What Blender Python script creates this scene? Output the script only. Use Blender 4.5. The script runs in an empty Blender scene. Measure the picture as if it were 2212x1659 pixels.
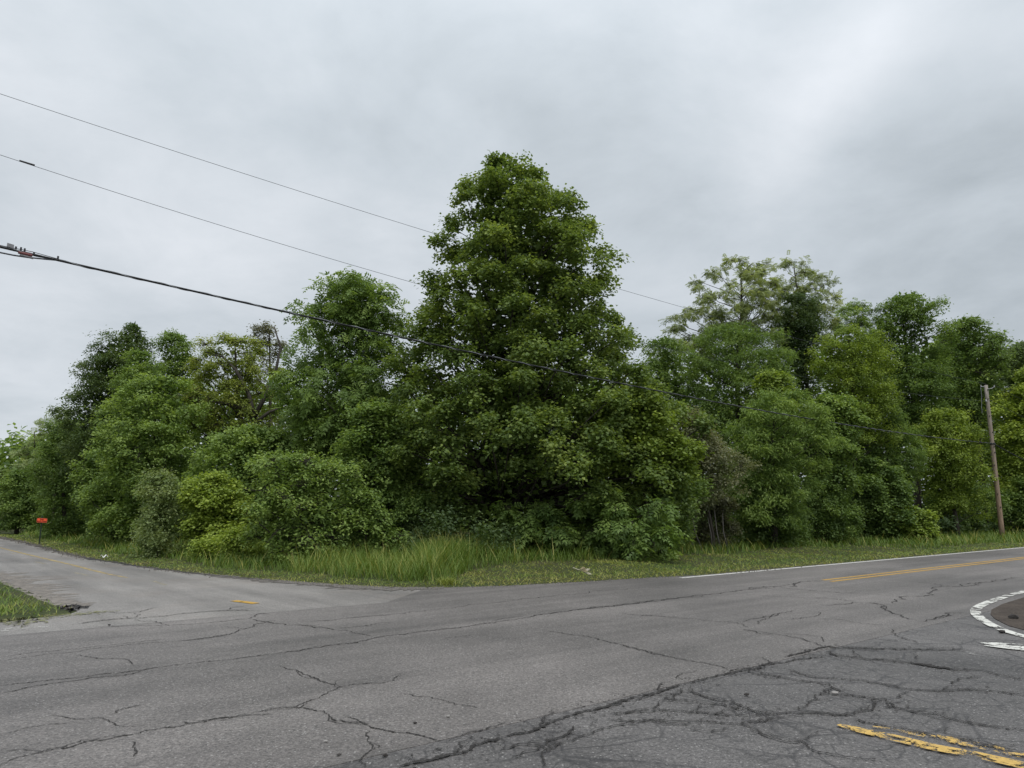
import bpy, math, random
import numpy as np
from mathutils import Vector, Matrix

# ------------------------------------------------------------------ camera, sky, sun, exposure
S = bpy.context.scene
COL = S.collection
FPX, HOR, EYE = 1500.0, 1110.0, 1.62          # focal length and horizon row for a 2212 px wide picture
PITCH = math.atan((HOR - 829.5) / FPX)
cam_d = bpy.data.cameras.new('camera')
cam_d.sensor_width = 36.0
cam_d.lens = FPX / 2212.0 * 36.0
cam_d.clip_start, cam_d.clip_end = 0.1, 6000.0
cam = bpy.data.objects.new('camera', cam_d)
COL.objects.link(cam)
cam.location = (0, 0, EYE)
cam.rotation_euler = (math.pi / 2 + PITCH, 0, 0)
S.camera = cam

SUN_EL, SUN_AZ = math.radians(62), math.radians(150)   # azimuth clockwise from +y: high, behind and to the right
SUN_STRENGTH, SKY_NISHITA, CLOUD_GAIN = 1.5, 0.07, 0.80
w = bpy.data.worlds.new('World')
S.world = w
w.use_nodes = True
nt = w.node_tree
nt.nodes.clear()
N, Lk = nt.nodes, nt.links


def wn(t, **k):
    n = N.new(t)
    for a, b in k.items():
        setattr(n, a, b)
    return n


def wmath(op, a, b=None, clamp=False):
    n = wn('ShaderNodeMath', operation=op, use_clamp=clamp)
    for i, v in enumerate((a, b)):
        if v is None:
            continue
        if isinstance(v, (int, float)):
            n.inputs[i].default_value = v
        else:
            Lk.new(v, n.inputs[i])
    return n.outputs[0]


sky = wn('ShaderNodeTexSky', sky_type='NISHITA', sun_disc=False)
sky.sun_elevation, sky.sun_rotation = SUN_EL, SUN_AZ
tc = wn('ShaderNodeTexCoord')
sep = wn('ShaderNodeSeparateXYZ')
Lk.new(tc.outputs['Generated'], sep.inputs[0])
zz = wmath('ADD', wmath('MAXIMUM', sep.outputs[2], 0.0), 0.22)
comb = wn('ShaderNodeCombineXYZ')
Lk.new(wmath('DIVIDE', sep.outputs[0], zz), comb.inputs[0])
Lk.new(wmath('DIVIDE', sep.outputs[1], zz), comb.inputs[1])
comb.inputs[2].default_value = 3.7
n1 = wn('ShaderNodeTexNoise')
n1.inputs['Scale'].default_value = 0.85
n1.inputs['Detail'].default_value = 5
n1.inputs['Roughness'].default_value = 0.52
n1.inputs['Distortion'].default_value = 0.5
Lk.new(comb.outputs[0], n1.inputs['Vector'])
n2 = wn('ShaderNodeTexNoise')
n2.inputs['Scale'].default_value = 2.1
n2.inputs['Detail'].default_value = 8
n2.inputs['Roughness'].default_value = 0.62
n2.inputs['Distortion'].default_value = 0.25
Lk.new(comb.outputs[0], n2.inputs['Vector'])
cl = wmath('ADD', wmath('MULTIPLY', n1.outputs['Fac'], 0.68), wmath('MULTIPLY', n2.outputs['Fac'], 0.46))
cl = wmath('SUBTRACT', cl, .068)


def bank(px, py, tight, gain):
    """a broad brighter or thicker bank of cloud round the direction of one photo pixel"""
    cx, cy = (px - 1106) / FPX, (829.5 - py) / FPX
    d = Vector((cx, math.cos(PITCH) - cy * math.sin(PITCH), math.sin(PITCH) + cy * math.cos(PITCH))).normalized()
    v = wn('ShaderNodeVectorMath', operation='DOT_PRODUCT')
    Lk.new(tc.outputs['Generated'], v.inputs[0])
    v.inputs[1].default_value = d
    return wmath('MULTIPLY', wmath('POWER', wmath('MAXIMUM', v.outputs['Value'], 0.0), tight), gain)


for b in (bank(1960, 30, 500, .11), bank(1850, 140, 800, .12), bank(1750, 245, 800, .14), bank(1685, 360, 800, .09), bank(1640, 250, 200, .05), bank(1150, 60, 160, .03),
          bank(480, 540, 140, .08), bank(180, 470, 140, .06), bank(0, 930, 60, .16), bank(200, 700, 90, .05), bank(60, 60, 90, .03),
          bank(650, 90, 60, -.05), bank(2180, 300, 120, -.15), bank(1930, 450, 200, -.07), bank(1430, 420, 100, -.03)):
    cl = wmath('ADD', cl, b)
rmp = wn('ShaderNodeValToRGB')
Lk.new(cl, rmp.inputs[0])
e = rmp.color_ramp.elements
e[0].position, e[0].color = 0.30, (.44, .49, .53, 1)
e[1].position, e[1].color = 0.74, (.80, .84, .89, 1)
m_ = e.new(0.50)
m_.color = (.605, .66, .71, 1)
bg1 = wn('ShaderNodeBackground')
bg1.inputs['Strength'].default_value = SKY_NISHITA
Lk.new(sky.outputs[0], bg1.inputs[0])
bg2 = wn('ShaderNodeBackground')
bg2.inputs['Strength'].default_value = CLOUD_GAIN
Lk.new(rmp.outputs[0], bg2.inputs[0])
z4 = wmath('POWER', wmath('MAXIMUM', sep.outputs[2], 0.0), 3.5)      # an overcast sky is brightest overhead
Lk.new(wmath('MULTIPLY', wmath('ADD', wmath('MULTIPLY', z4, 1.3), .97), CLOUD_GAIN), bg2.inputs['Strength'])
mixw = wn('ShaderNodeMixShader')
mixw.inputs[0].default_value = 0.94           # nearly closed cloud cover over the clear sky
Lk.new(bg1.outputs[0], mixw.inputs[1])
Lk.new(bg2.outputs[0], mixw.inputs[2])
wo = wn('ShaderNodeOutputWorld')
Lk.new(mixw.outputs[0], wo.inputs[0])

sun_d = bpy.data.lights.new('sun', 'SUN')
sun_d.energy = SUN_STRENGTH
sun_d.angle = math.radians(38)
sun_d.color = (1.0, .97, .93)
sun = bpy.data.objects.new('sun', sun_d)
COL.objects.link(sun)
sd = Vector((math.sin(SUN_AZ) * math.cos(SUN_EL), math.cos(SUN_AZ) * math.cos(SUN_EL), math.sin(SUN_EL)))
sun.rotation_euler = sd.to_track_quat('Z', 'Y').to_euler()

S.view_settings.view_transform = 'Standard'
S.view_settings.look = 'None'
S.view_settings.exposure = 0.30
S.view_settings.gamma = 1.0
S.view_settings.use_curve_mapping = False
S.cycles.max_bounces = 8
S.cycles.diffuse_bounces = 5
S.cycles.transmission_bounces = 6
S.cycles.transparent_max_bounces = 12


# ------------------------------------------------------------------ helpers
def ray(px, py):
    cx, cy = (px - 1106) / FPX, (829.5 - py) / FPX
    return np.array([cx, math.cos(PITCH) - cy * math.sin(PITCH), math.sin(PITCH) + cy * math.cos(PITCH)])


def gnd(px, py, z=0.0):
    d = ray(px, py)
    return (d * ((z - EYE) / d[2]))[:2]


def at(px, py, Y):
    d = ray(px, py)
    p = d * (Y / d[1])
    p[2] += EYE
    return p


def tag(o, label=None, cat=None, group=None, kind=None):
    for k, v in (('label', label), ('category', cat), ('group', group), ('kind', kind)):
        if v:
            o[k] = v
    return o


def empty(name, loc, label=None, cat=None, group=None):
    o = bpy.data.objects.new(name, None)
    o.empty_display_size = .3
    o.location = loc
    COL.objects.link(o)
    return tag(o, label, cat, group)


def fast_mesh(name, verts, corners, totals, mat, parent=None, tint=None, smooth=False):
    me = bpy.data.meshes.new(name)
    verts = np.ascontiguousarray(verts, dtype=np.float32)
    corners = np.ascontiguousarray(corners, dtype=np.int32)
    totals = np.ascontiguousarray(totals, dtype=np.int32)
    me.vertices.add(len(verts))
    me.vertices.foreach_set('co', verts.ravel())
    me.loops.add(len(corners))
    me.loops.foreach_set('vertex_index', corners)
    me.polygons.add(len(totals))
    st = np.zeros(len(totals), np.int32)
    st[1:] = np.cumsum(totals)[:-1]
    me.polygons.foreach_set('loop_start', st)
    me.polygons.foreach_set('use_smooth', np.full(len(totals), smooth))
    me.update(calc_edges=True)
    if tint is not None:
        a = me.attributes.new('tint', 'FLOAT', 'FACE')
        a.data.foreach_set('value', np.ascontiguousarray(tint, dtype=np.float32))
    if mat:
        me.materials.append(mat)
    o = bpy.data.objects.new(name, me)
    COL.objects.link(o)
    if parent:
        o.parent = parent
        o.matrix_parent_inverse = Matrix.Translation(-Vector(parent.location))
    return o


class MB:
    """collects shapes in world space and links them as ONE mesh object"""

    def __init__(s):
        s.v, s.f, s.n = [], [], 0

    def add(s, v, f):
        s.v.extend([tuple(map(float, p)) for p in v])
        s.f.extend([tuple(int(i) + s.n for i in q) for q in f])
        s.n += len(v)

    def tube(s, pts, rad, k=6, caps=True):
        pts = [np.array(p, float) for p in pts]
        if np.isscalar(rad):
            rad = [rad] * len(pts)
        n = len(pts)
        vs, fs = [], []
        ref = None
        for i, p in enumerate(pts):
            t = pts[min(i + 1, n - 1)] - pts[max(i - 1, 0)]
            t = t / (np.linalg.norm(t) + 1e-9)
            if ref is None:
                ref = np.array([1., 0, 0]) if abs(t[0]) < .8 else np.array([0, 1., 0])
            u = ref - t * (ref @ t)
            u /= np.linalg.norm(u) + 1e-9
            ref = u
            b = np.cross(t, u)
            for j in range(k):
                a = 2 * math.pi * j / k
                vs.append(p + rad[i] * (math.cos(a) * u + math.sin(a) * b))
        for i in range(n - 1):
            for j in range(k):
                j2 = (j + 1) % k
                fs.append((i * k + j, i * k + j2, (i + 1) * k + j2, (i + 1) * k + j))
        if caps:
            fs.append(tuple(range(k - 1, -1, -1)))
            fs.append(tuple((n - 1) * k + j for j in range(k)))
        s.add(vs, fs)

    def box(s, c, ax, ay, az):
        c, ax, ay, az = (np.array(q, float) for q in (c, ax, ay, az))
        vs = [c + i * ax + j * ay + k * az for k in (-1, 1) for j in (-1, 1) for i in (-1, 1)]
        s.add(vs, [(0, 2, 3, 1), (4, 5, 7, 6), (0, 1, 5, 4), (2, 6, 7, 3), (0, 4, 6, 2), (1, 3, 7, 5)])

    def build(s, name, mat, parent=None, smooth=False):
        c = [i for f in s.f for i in f]
        return fast_mesh(name, np.array(s.v).reshape(-1, 3), c, [len(f) for f in s.f], mat, parent, smooth=smooth)


# ------------------------------------------------------------------ materials
class M:
    """a little node graph writer"""

    def __init__(s, name):
        s.m = bpy.data.materials.new(name)
        s.m.use_nodes = True
        s.t = s.m.node_tree
        s.b = s.t.nodes['Principled BSDF']
        s.out = s.t.nodes['Material Output']
        s.b.inputs['Roughness'].default_value = .9
        s.b.inputs['Specular IOR Level'].default_value = .25

    def n(s, t, **k):
        q = s.t.nodes.new(t)
        for a, b in k.items():
            setattr(q, a, b)
        return q

    def l(s, a, b):
        s.t.links.new(a, b)

    def pos(s, scale=(1, 1, 1), rot=0.0):
        if not hasattr(s, '_g'):
            s._g = s.n('ShaderNodeNewGeometry')
        mp = s.n('ShaderNodeMapping')
        mp.inputs['Scale'].default_value = scale
        mp.inputs['Rotation'].default_value = (0, 0, rot)
        s.l(s._g.outputs['Position'], mp.inputs[0])
        return mp.outputs[0]

    def noise(s, vec, scale, detail=3, rough=.5, dist=0.0):
        q = s.n('ShaderNodeTexNoise')
        q.inputs['Scale'].default_value = scale
        q.inputs['Detail'].default_value = detail
        q.inputs['Roughness'].default_value = rough
        q.inputs['Distortion'].default_value = dist
        s.l(vec, q.inputs['Vector'])
        return q.outputs['Fac']

    def vor(s, vec, scale, feature='F1', out='Distance'):
        q = s.n('ShaderNodeTexVoronoi', feature=feature)
        q.inputs['Scale'].default_value = scale
        s.l(vec, q.inputs['Vector'])
        return q.outputs[out]

    def math(s, op, a, b=None, clamp=False):
        q = s.n('ShaderNodeMath', operation=op, use_clamp=clamp)
        for i, v in enumerate((a, b)):
            if v is None:
                continue
            if isinstance(v, (int, float)):
                q.inputs[i].default_value = v
            else:
                s.l(v, q.inputs[i])
        return q.outputs[0]

    def rng(s, v, a, b, c=0.0, d=1.0):
        q = s.n('ShaderNodeMapRange')
        for i, x in enumerate((a, b, c, d)):
            q.inputs[i + 1].default_value = x
        s.l(v, q.inputs[0])
        return q.outputs[0]

    def ramp(s, v, stops):
        q = s.n('ShaderNodeValToRGB')
        s.l(v, q.inputs[0])
        el = q.color_ramp.elements
        while len(el) < len(stops):
            el.new(.5)
        for x, (p, c) in zip(el, stops):
            x.position, x.color = p, (*c, 1)
        return q.outputs[0]

    def mix(s, fac, a, b, mode='MIX'):
        q = s.n('ShaderNodeMix', data_type='RGBA', blend_type=mode)
        for i, v in ((0, fac), (6, a), (7, b)):
            if isinstance(v, (int, float)):
                q.inputs[i].default_value = v
            elif isinstance(v, tuple):
                q.inputs[i].default_value = (*v, 1)
            else:
                s.l(v, q.inputs[i])
        return q.outputs[2]

    def scale(s, col, f):
        """colour times a scalar socket"""
        c = s.n('ShaderNodeCombineXYZ')
        for i in range(3):
            s.l(f, c.inputs[i])
        return s.mix(1.0, col, c.outputs[0], 'MULTIPLY')

    def color(s, c):
        if isinstance(c, tuple):
            s.b.inputs['Base Color'].default_value = (*c, 1)
        else:
            s.l(c, s.b.inputs['Base Color'])

    def bump(s, h, strength=.4, dist=.01):
        q = s.n('ShaderNodeBump')
        q.inputs['Strength'].default_value = strength
        q.inputs['Distance'].default_value = dist
        s.l(h, q.inputs['Height'])
        s.l(q.outputs[0], s.b.inputs['Normal'])

    def alpha(s, v):
        s.l(v, s.b.inputs['Alpha'])


ROAD_A = math.atan2(.618, .786)       # direction of the main road in plan
SIDE_A = math.radians(90 + 41.5)      # direction of the side road


def asphalt(name, base, contrast, ang, craze=0.0, cz=(.50, .56), light=(.36, .345, .33), brown=0.0):
    m = M(name)
    p = m.pos()
    big = m.noise(p, .22, 4, .55)
    mid = m.noise(p, 1.7, 4, .6)
    grain = m.noise(p, 34, 3, .75)
    fine = m.noise(p, 95, 2, .7)
    mott = m.noise(p, 9, 4, .65)
    st = m.noise(m.pos((1, 1, 1), -ang), 1, 1)   # dummy, replaced below
    mp = m.pos((.10, 1.3, 1), -ang)
    mp.node.vector_type = 'TEXTURE'
    mp.node.inputs['Scale'].default_value = (9.0, .75, 1)
    mp.node.inputs['Rotation'].default_value = (0, 0, ang)
    streak = m.noise(mp, 1.0, 5, .6, .3)
    f = m.math('ADD', m.rng(big, .36, .64, .78, 1.18), m.rng(streak, .35, .65, -.20, .18))
    f = m.math('MULTIPLY', f, m.rng(mid, .25, .75, .9, 1.1))
    f = m.math('MULTIPLY', f, m.rng(grain, .32, .68, 1 - contrast * 1.25, 1 + contrast * 1.25))
    f = m.math('MULTIPLY', f, m.rng(fine, .3, .7, 1 - contrast, 1 + contrast))
    f = m.math('MULTIPLY', f, m.rng(mott, .3, .7, .9, 1.1))
    col = m.scale(base, f)
    if brown:
        col = m.mix(m.math('MULTIPLY', m.rng(m.noise(p, .35, 4, .6), .5, .72), brown), col, (.20, .165, .14))
    v = m.n('ShaderNodeTexVoronoi')
    v.inputs['Scale'].default_value = 48
    m.l(p, v.inputs['Vector'])
    sc = m.n('ShaderNodeSeparateColor')
    m.l(v.outputs['Color'], sc.inputs[0])
    stone = m.math('MULTIPLY', m.rng(sc.outputs[0], .86, .92), m.rng(v.outputs['Distance'], .42, .25))
    col = m.mix(m.math('MULTIPLY', stone, .75), col, light)
    pit = m.math('MULTIPLY', m.rng(sc.outputs[1], .84, .9), m.rng(v.outputs['Distance'], .45, .25))
    col = m.mix(m.math('MULTIPLY', pit, .7), col, (.03, .03, .032))
    if craze:
        nz = m.n('ShaderNodeTexNoise')
        nz.inputs['Scale'].default_value = 2.3
        nz.inputs['Detail'].default_value = 5
        m.l(p, nz.inputs['Vector'])
        add = m.mix(.22, p, nz.outputs['Color'], 'ADD')
        for s_, wd, lo in ((.95, .020, cz[0]), (2.6, .034, cz[1]), (5.2, .048, cz[1] + .02)):
            ed = m.vor(add, s_, 'DISTANCE_TO_EDGE')
            ln = m.rng(ed, wd, wd * .25)
            mask = m.rng(m.noise(p, min(1.2, .55 * s_), 3, .6), lo, lo + .10)
            col = m.mix(m.math('MULTIPLY', m.math('MULTIPLY', ln, mask), craze), col, (.028, .026, .027))
    m.color(col)
    m.b.inputs['Roughness'].default_value = .62
    m.b.inputs['Specular IOR Level'].default_value = .5
    m.bump(m.math('ADD', grain, m.math('MULTIPLY', v.outputs['Distance'], .6)), .55, .012)
    return m.m


def worn(name, col, cover, rough=.7, sc=9.0, under=None):
    """paint, tar or dust that is worn away in flakes"""
    m = M(name)
    p = m.pos()
    a = m.noise(p, sc, 6, .68, .4)
    b = m.noise(p, 70, 2, .5)
    v = m.math('ADD', m.math('MULTIPLY', a, .8), m.math('MULTIPLY', b, .2))
    ed = m.vor(m.pos((1, 1, 1)), sc * .8, 'DISTANCE_TO_EDGE')
    v = m.math('SUBTRACT', v, m.rng(ed, .05, .0, 0, .07))
    al = m.rng(v, .5 - cover - .02, .5 - cover + .035)
    c = m.scale(col, m.rng(m.noise(p, 26, 4, .6), .25, .75, .75, 1.12))
    m.color(c)
    m.b.inputs['Roughness'].default_value = rough
    m.alpha(al)
    return m.m


def plain(name, c, rough=.6, metal=0.0, var=.12, sc=20):
    m = M(name)
    f = m.rng(m.noise(m.pos(), sc, 4, .6), .25, .75, 1 - var, 1 + var)
    m.color(m.scale(c, f))
    m.b.inputs['Roughness'].default_value = rough
    m.b.inputs['Metallic'].default_value = metal
    return m.m


LEAF_GAIN = (3.05, 2.36, 2.75)


def leaf_mat(name, lo, mid, hi, trans=.40):
    m = M(name)
    a = m.n('ShaderNodeAttribute', attribute_name='tint')
    lo, mid, hi = (tuple(x * k for x, k in zip(q, LEAF_GAIN)) for q in (lo, mid, hi))
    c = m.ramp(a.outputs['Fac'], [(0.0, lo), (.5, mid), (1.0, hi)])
    m.color(c)
    m.b.inputs['Roughness'].default_value = .52
    m.b.inputs['Specular IOR Level'].default_value = .28
    t = m.n('ShaderNodeBsdfTranslucent')
    tcx = m.mix(1.0, c, (1.2, 1.2, .6), 'MULTIPLY')
    m.l(tcx, t.inputs[0])
    mx = m.n('ShaderNodeMixShader')
    mx.inputs[0].default_value = trans
    m.l(m.b.outputs[0], mx.inputs[1])
    m.l(t.outputs[0], mx.inputs[2])
    m.l(mx.outputs[0], m.out.inputs[0])
    return m.m


def bark(name, a, b):
    m = M(name)
    p = m.pos((1, 1, .25))
    m.color(m.ramp(m.noise(p, 9, 5, .65), [(.3, a), (.7, b)]))
    m.bump(m.noise(p, 22, 4, .6), .6, .03)
    return m.m


BARK = bark('bark', (.028, .024, .02), (.085, .075, .062))
BARK_GREY = bark('bark_grey', (.06, .055, .05), (.16, .15, .135))
#                       dark            mid              fresh growth
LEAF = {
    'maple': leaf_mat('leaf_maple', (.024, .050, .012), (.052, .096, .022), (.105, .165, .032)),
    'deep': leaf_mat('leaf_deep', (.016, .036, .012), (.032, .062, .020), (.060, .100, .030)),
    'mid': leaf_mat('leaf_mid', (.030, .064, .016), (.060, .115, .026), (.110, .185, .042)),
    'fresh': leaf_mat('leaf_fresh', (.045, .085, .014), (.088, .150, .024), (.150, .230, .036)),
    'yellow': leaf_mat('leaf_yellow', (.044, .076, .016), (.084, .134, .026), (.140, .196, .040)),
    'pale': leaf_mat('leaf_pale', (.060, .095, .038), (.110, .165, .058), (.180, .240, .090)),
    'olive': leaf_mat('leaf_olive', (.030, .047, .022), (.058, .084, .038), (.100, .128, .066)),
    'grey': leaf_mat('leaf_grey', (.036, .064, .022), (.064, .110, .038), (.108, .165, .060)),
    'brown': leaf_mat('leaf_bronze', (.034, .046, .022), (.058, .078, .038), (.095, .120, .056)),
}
GRASS_M = leaf_mat('grass_blade', (.020, .047, .008), (.047, .094, .014), (.130, .158, .040), .3)
SOIL = M('soil_and_thatch')
_p = SOIL.pos()
SOIL.color(SOIL.mix(SOIL.rng(SOIL.noise(_p, .35, 5, .65), .4, .65),
                    SOIL.ramp(SOIL.noise(_p, 14, 5, .7), [(.3, (.020, .032, .009)), (.7, (.060, .080, .022))]),
                    SOIL.ramp(SOIL.noise(_p, 20, 5, .7), [(.3, (.035, .032, .016)), (.7, (.085, .080, .035))])))
SOIL.bump(SOIL.noise(_p, 12, 5, .7), .8, .05)
SOIL = SOIL.m

# ------------------------------------------------------------------ plan of the roads
dW = np.array([math.sin(math.radians(51.6)), math.cos(math.radians(51.6))])     # main road, away to the right
nW = np.array([-dW[1], dW[0]])                                                    # towards the wood
w0 = gnd(1470, 1249)
near0 = gnd(1571, 1454)
road_w = float((w0 - near0) @ nW)


def main_pt(t, off):
    """t metres along the main road from the start of the white line, off metres towards the wood"""
    return w0 + dW * t + nW * off


# edge of the asphalt against the wood corner, traced from the far left round to the right
edge_px = [(0, 1160.5), (50, 1171), (100, 1184), (150, 1197.5), (200, 1208), (300, 1224), (400, 1236.5), (500, 1246.5), (600, 1255.5),
           (700, 1263), (775, 1267.5), (845, 1270.5), (925, 1270.5), (1000, 1268.5), (1100, 1265.5), (1250, 1257.5), (1400, 1248.5)]
EDGE = [gnd(*q) for q in edge_px]
d_far = EDGE[0] - EDGE[2]
d_far /= np.linalg.norm(d_far)
EDGE = [EDGE[0] + d_far * t for t in (160, 80, 40, 15)] + EDGE + [main_pt(t, .22) for t in (1, 8, 16, 30, 60, 120, 260)]
EDGE = np.array(EDGE)
# near edge of the side road
corner_px = [(-260, 1196), (-120, 1222), (0, 1252), (50, 1272), (105, 1296), (150, 1311), (168, 1320), (150, 1327), (90, 1334), (0, 1345), (-150, 1364)]
CORNER = [gnd(*q) for q in corner_px]
dl = CORNER[0] - CORNER[2]
dl /= np.linalg.norm(dl)
dl = dl * .4 + d_far * .6
dl /= np.linalg.norm(dl)
CORNER = [CORNER[0] + dl * t for t in (160, 70, 25)] + CORNER + [main_pt(-t, .3) for t in (24, 40, 90)]
CORNER = np.array(CORNER)

MAIN = np.array([main_pt(-90, .25), main_pt(-8.3, .25), *EDGE[[16, 17, 18, 19, 20]], *[main_pt(t, .22) for t in (1, 8, 16, 30, 60, 120, 260)],
                 *[main_pt(t, -road_w) for t in (260, 90, 40, 0, -40, -90)]])
SIDE = np.array([*CORNER[:13], main_pt(-17, -.4), main_pt(-4, -.4), EDGE[17], *EDGE[:17][::-1]])
JUNC = np.array([main_pt(t, -road_w + .06) for t in (-60, 60)] + [main_pt(60, -road_w - 45), main_pt(-60, -road_w - 45)])


def grid_fill(name, poly, z, mat, step=None):
    bm = bpy.data.meshes.new(name)
    n = len(poly)
    bm.from_pydata([(*p, z) for p in poly] + [(*p, z - .12) for p in poly], [],
                   [tuple(range(n))] + [(i, i + n, (i + 1) % n + n, (i + 1) % n) for i in range(n)])
    bm.materials.append(mat)
    bm.update()
    o = bpy.data.objects.new(name, bm)
    COL.objects.link(o)
    if o.data.polygons[0].normal.z < 0:
        o.data.flip_normals()
    o['kind'] = 'structure'
    return o


A_MAIN = asphalt('asphalt_main', (.138, .125, .117), .36, ROAD_A, craze=.45, cz=(.60, .64))
A_SIDE = asphalt('asphalt_side', (.205, .190, .177), .32, SIDE_A, craze=.3, cz=(.60, .66), brown=.5)
A_OLD = asphalt('asphalt_old', (.112, .104, .100), .40, SIDE_A, craze=.62, cz=(.42, .44))
side_road = grid_fill('side_road', SIDE, 0.0, A_SIDE)
main_road = grid_fill('main_road', MAIN, 0.004, A_MAIN)
junction_road = grid_fill('junction_road', JUNC, 0.000, A_OLD)


# ------------------------------------------------------------------ terrain
def seg_dist(P, poly, closed=True):
    d = np.full(len(P), 1e9)
    n = len(poly)
    for i in range(n if closed else n - 1):
        a, b = poly[i], poly[(i + 1) % n]
        ab = b - a
        t = np.clip(((P - a) @ ab) / (ab @ ab + 1e-12), 0, 1)
        d = np.minimum(d, np.linalg.norm(P - (a + t[:, None] * ab), axis=1))
    return d


def inside(P, poly):
    c = np.zeros(len(P), bool)
    n = len(poly)
    for i in range(n):
        (x1, y1), (x2, y2) = poly[i], poly[(i + 1) % n]
        k = ((y1 > P[:, 1]) != (y2 > P[:, 1]))
        xi = (x2 - x1) * (P[:, 1] - y1) / (y2 - y1 + 1e-12) + x1
        c ^= k & (P[:, 0] < xi)
    return c


def sdist(P):
    ins = np.zeros(len(P), bool)
    d = np.full(len(P), 1e9)
    for q in (MAIN, SIDE, JUNC):
        ii = inside(P, q)
        dd = seg_dist(P, q)
        ins |= ii
        d = np.where(ins, d, np.minimum(d, dd))
        d = np.where(ii, np.minimum(-dd, np.where(d < 0, d, 1e9)), d)
    return d


def vnoise(P, s, seed=0):
    """smooth value noise in plan"""
    q = P * s + seed * 17.3
    i = np.floor(q).astype(int)
    f = q - i
    f = f * f * (3 - 2 * f)

    def h(a, b):
        r = np.sin(a * 127.1 + b * 311.7 + seed * 7.7) * 43758.5453
        return r - np.floor(r)
    return ((h(i[:, 0], i[:, 1]) * (1 - f[:, 0]) + h(i[:, 0] + 1, i[:, 1]) * f[:, 0]) * (1 - f[:, 1])
            + (h(i[:, 0], i[:, 1] + 1) * (1 - f[:, 0]) + h(i[:, 0] + 1, i[:, 1] + 1) * f[:, 0]) * f[:, 1])


def sm(x, a, b):
    t = np.clip((x - a) / (b - a), 0, 1)
    return t * t * (3 - 2 * t)


def terrain(P, d=None):
    P = np.atleast_2d(P)
    if d is None:
        d = sdist(P)
    z = np.where(d < 0, -.10 * np.clip(-d / .35, 0, 1), .03 * sm(d, 0, .6) + .22 * sm(d, 1.2, 7.5) + .45 * sm(d, 9, 24))
    z = z + np.where(d > 0, sm(d, .5, 3), 0) * ((vnoise(P, .45, 1) - .5) * .16 + (vnoise(P, 1.3, 2) - .5) * .06)
    return z


rad = [.6]
while rad[-1] < 3000:
    rad.append(rad[-1] + max(.22, rad[-1] * .021 if rad[-1] < 90 else rad[-1] * .07))
rad = np.array(rad)
th = np.concatenate([np.linspace(-50, 50, 150), np.linspace(54, 306, 44)])
th = np.radians(th)
R_, T_ = np.meshgrid(rad, th, indexing='ij')
P = np.stack([R_ * np.sin(T_), R_ * np.cos(T_)], -1).reshape(-1, 2)
Zg = terrain(P)
nr, nth = len(rad), len(th)
I, J = np.meshgrid(np.arange(nr - 1), np.arange(nth), indexing='ij')
J2 = (J + 1) % nth
quads = np.stack([I * nth + J, (I + 1) * nth + J, (I + 1) * nth + J2, I * nth + J2], -1).reshape(-1, 4)[:, ::-1]
V = np.column_stack([P, Zg])
cidx = len(V)
V = np.vstack([V, [[0, 0, -.1]]])
tri = np.stack([np.arange(nth), (np.arange(nth) + 1) % nth, np.full(nth, cidx)], -1)
ground = fast_mesh('ground', V, np.concatenate([quads.ravel(), tri.ravel()]),
                   np.concatenate([np.full(len(quads), 4), np.full(nth, 3)]), SOIL, smooth=True)
ground['kind'] = 'structure'

# ------------------------------------------------------------------ road markings, cracks, shoulders
WHITE = worn('white_paint', (.74, .73, .68), .13)
WHITE_OLD = worn('white_paint_flaking', (.66, .65, .60), .035, sc=3.6)
WHITE_GONE = worn('white_paint_remains', (.62, .61, .56), -.05, sc=8)
YELLOW = worn('yellow_paint', (.50, .30, .06), .12)
YELLOW_FADE = worn('yellow_paint_faded', (.44, .33, .14), .045, sc=5)
PALE_FADE = worn('pale_paint_ghost', (.36, .32, .24), .02, sc=5)
YELLOW_OLD = worn('yellow_paint_flaking', (.58, .385, .115), .035, sc=6)
CRACK = worn('crack_dark', (.036, .033, .031), .12, .95, 30)
CRACK_FINE = worn('crack_fine', (.042, .039, .037), .12, .95, 34)
DUST = worn('gravel_dust', (.235, .21, .185), .05, .95, 5)
TAR = worn('loose_tar', (.026, .025, .026), .03, .9, 12)
STRAW = worn('dry_clippings', (.20, .20, .085), -.01, .95, 11)
GRAVEL = M('gravel')
_p = GRAVEL.pos()
GRAVEL.color(GRAVEL.mix(GRAVEL.rng(GRAVEL.vor(_p, 34, out='Distance'), .1, .6),
                        GRAVEL.ramp(GRAVEL.noise(_p, 30, 3, .6), [(.3, (.20, .18, .16)), (.7, (.42, .39, .35))]), (.10, .09, .08)))
GRAVEL.bump(GRAVEL.vor(_p, 34, out='Distance'), .9, .02)
GRAVEL = GRAVEL.m
DIRT = M('island_dirt')
_p = DIRT.pos()
_c = DIRT.ramp(DIRT.noise(_p, 34, 4, .7), [(.30, (.028, .022, .018)), (.55, (.068, .054, .044)), (.78, (.20, .17, .145))])
DIRT.color(DIRT.mix(DIRT.rng(DIRT.noise(_p, 2.2, 4, .6), .4, .65), _c, (.095, .076, .062)))
DIRT.bump(DIRT.noise(_p, 40, 4, .7), .8, .03)
DIRT = DIRT.m


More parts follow.
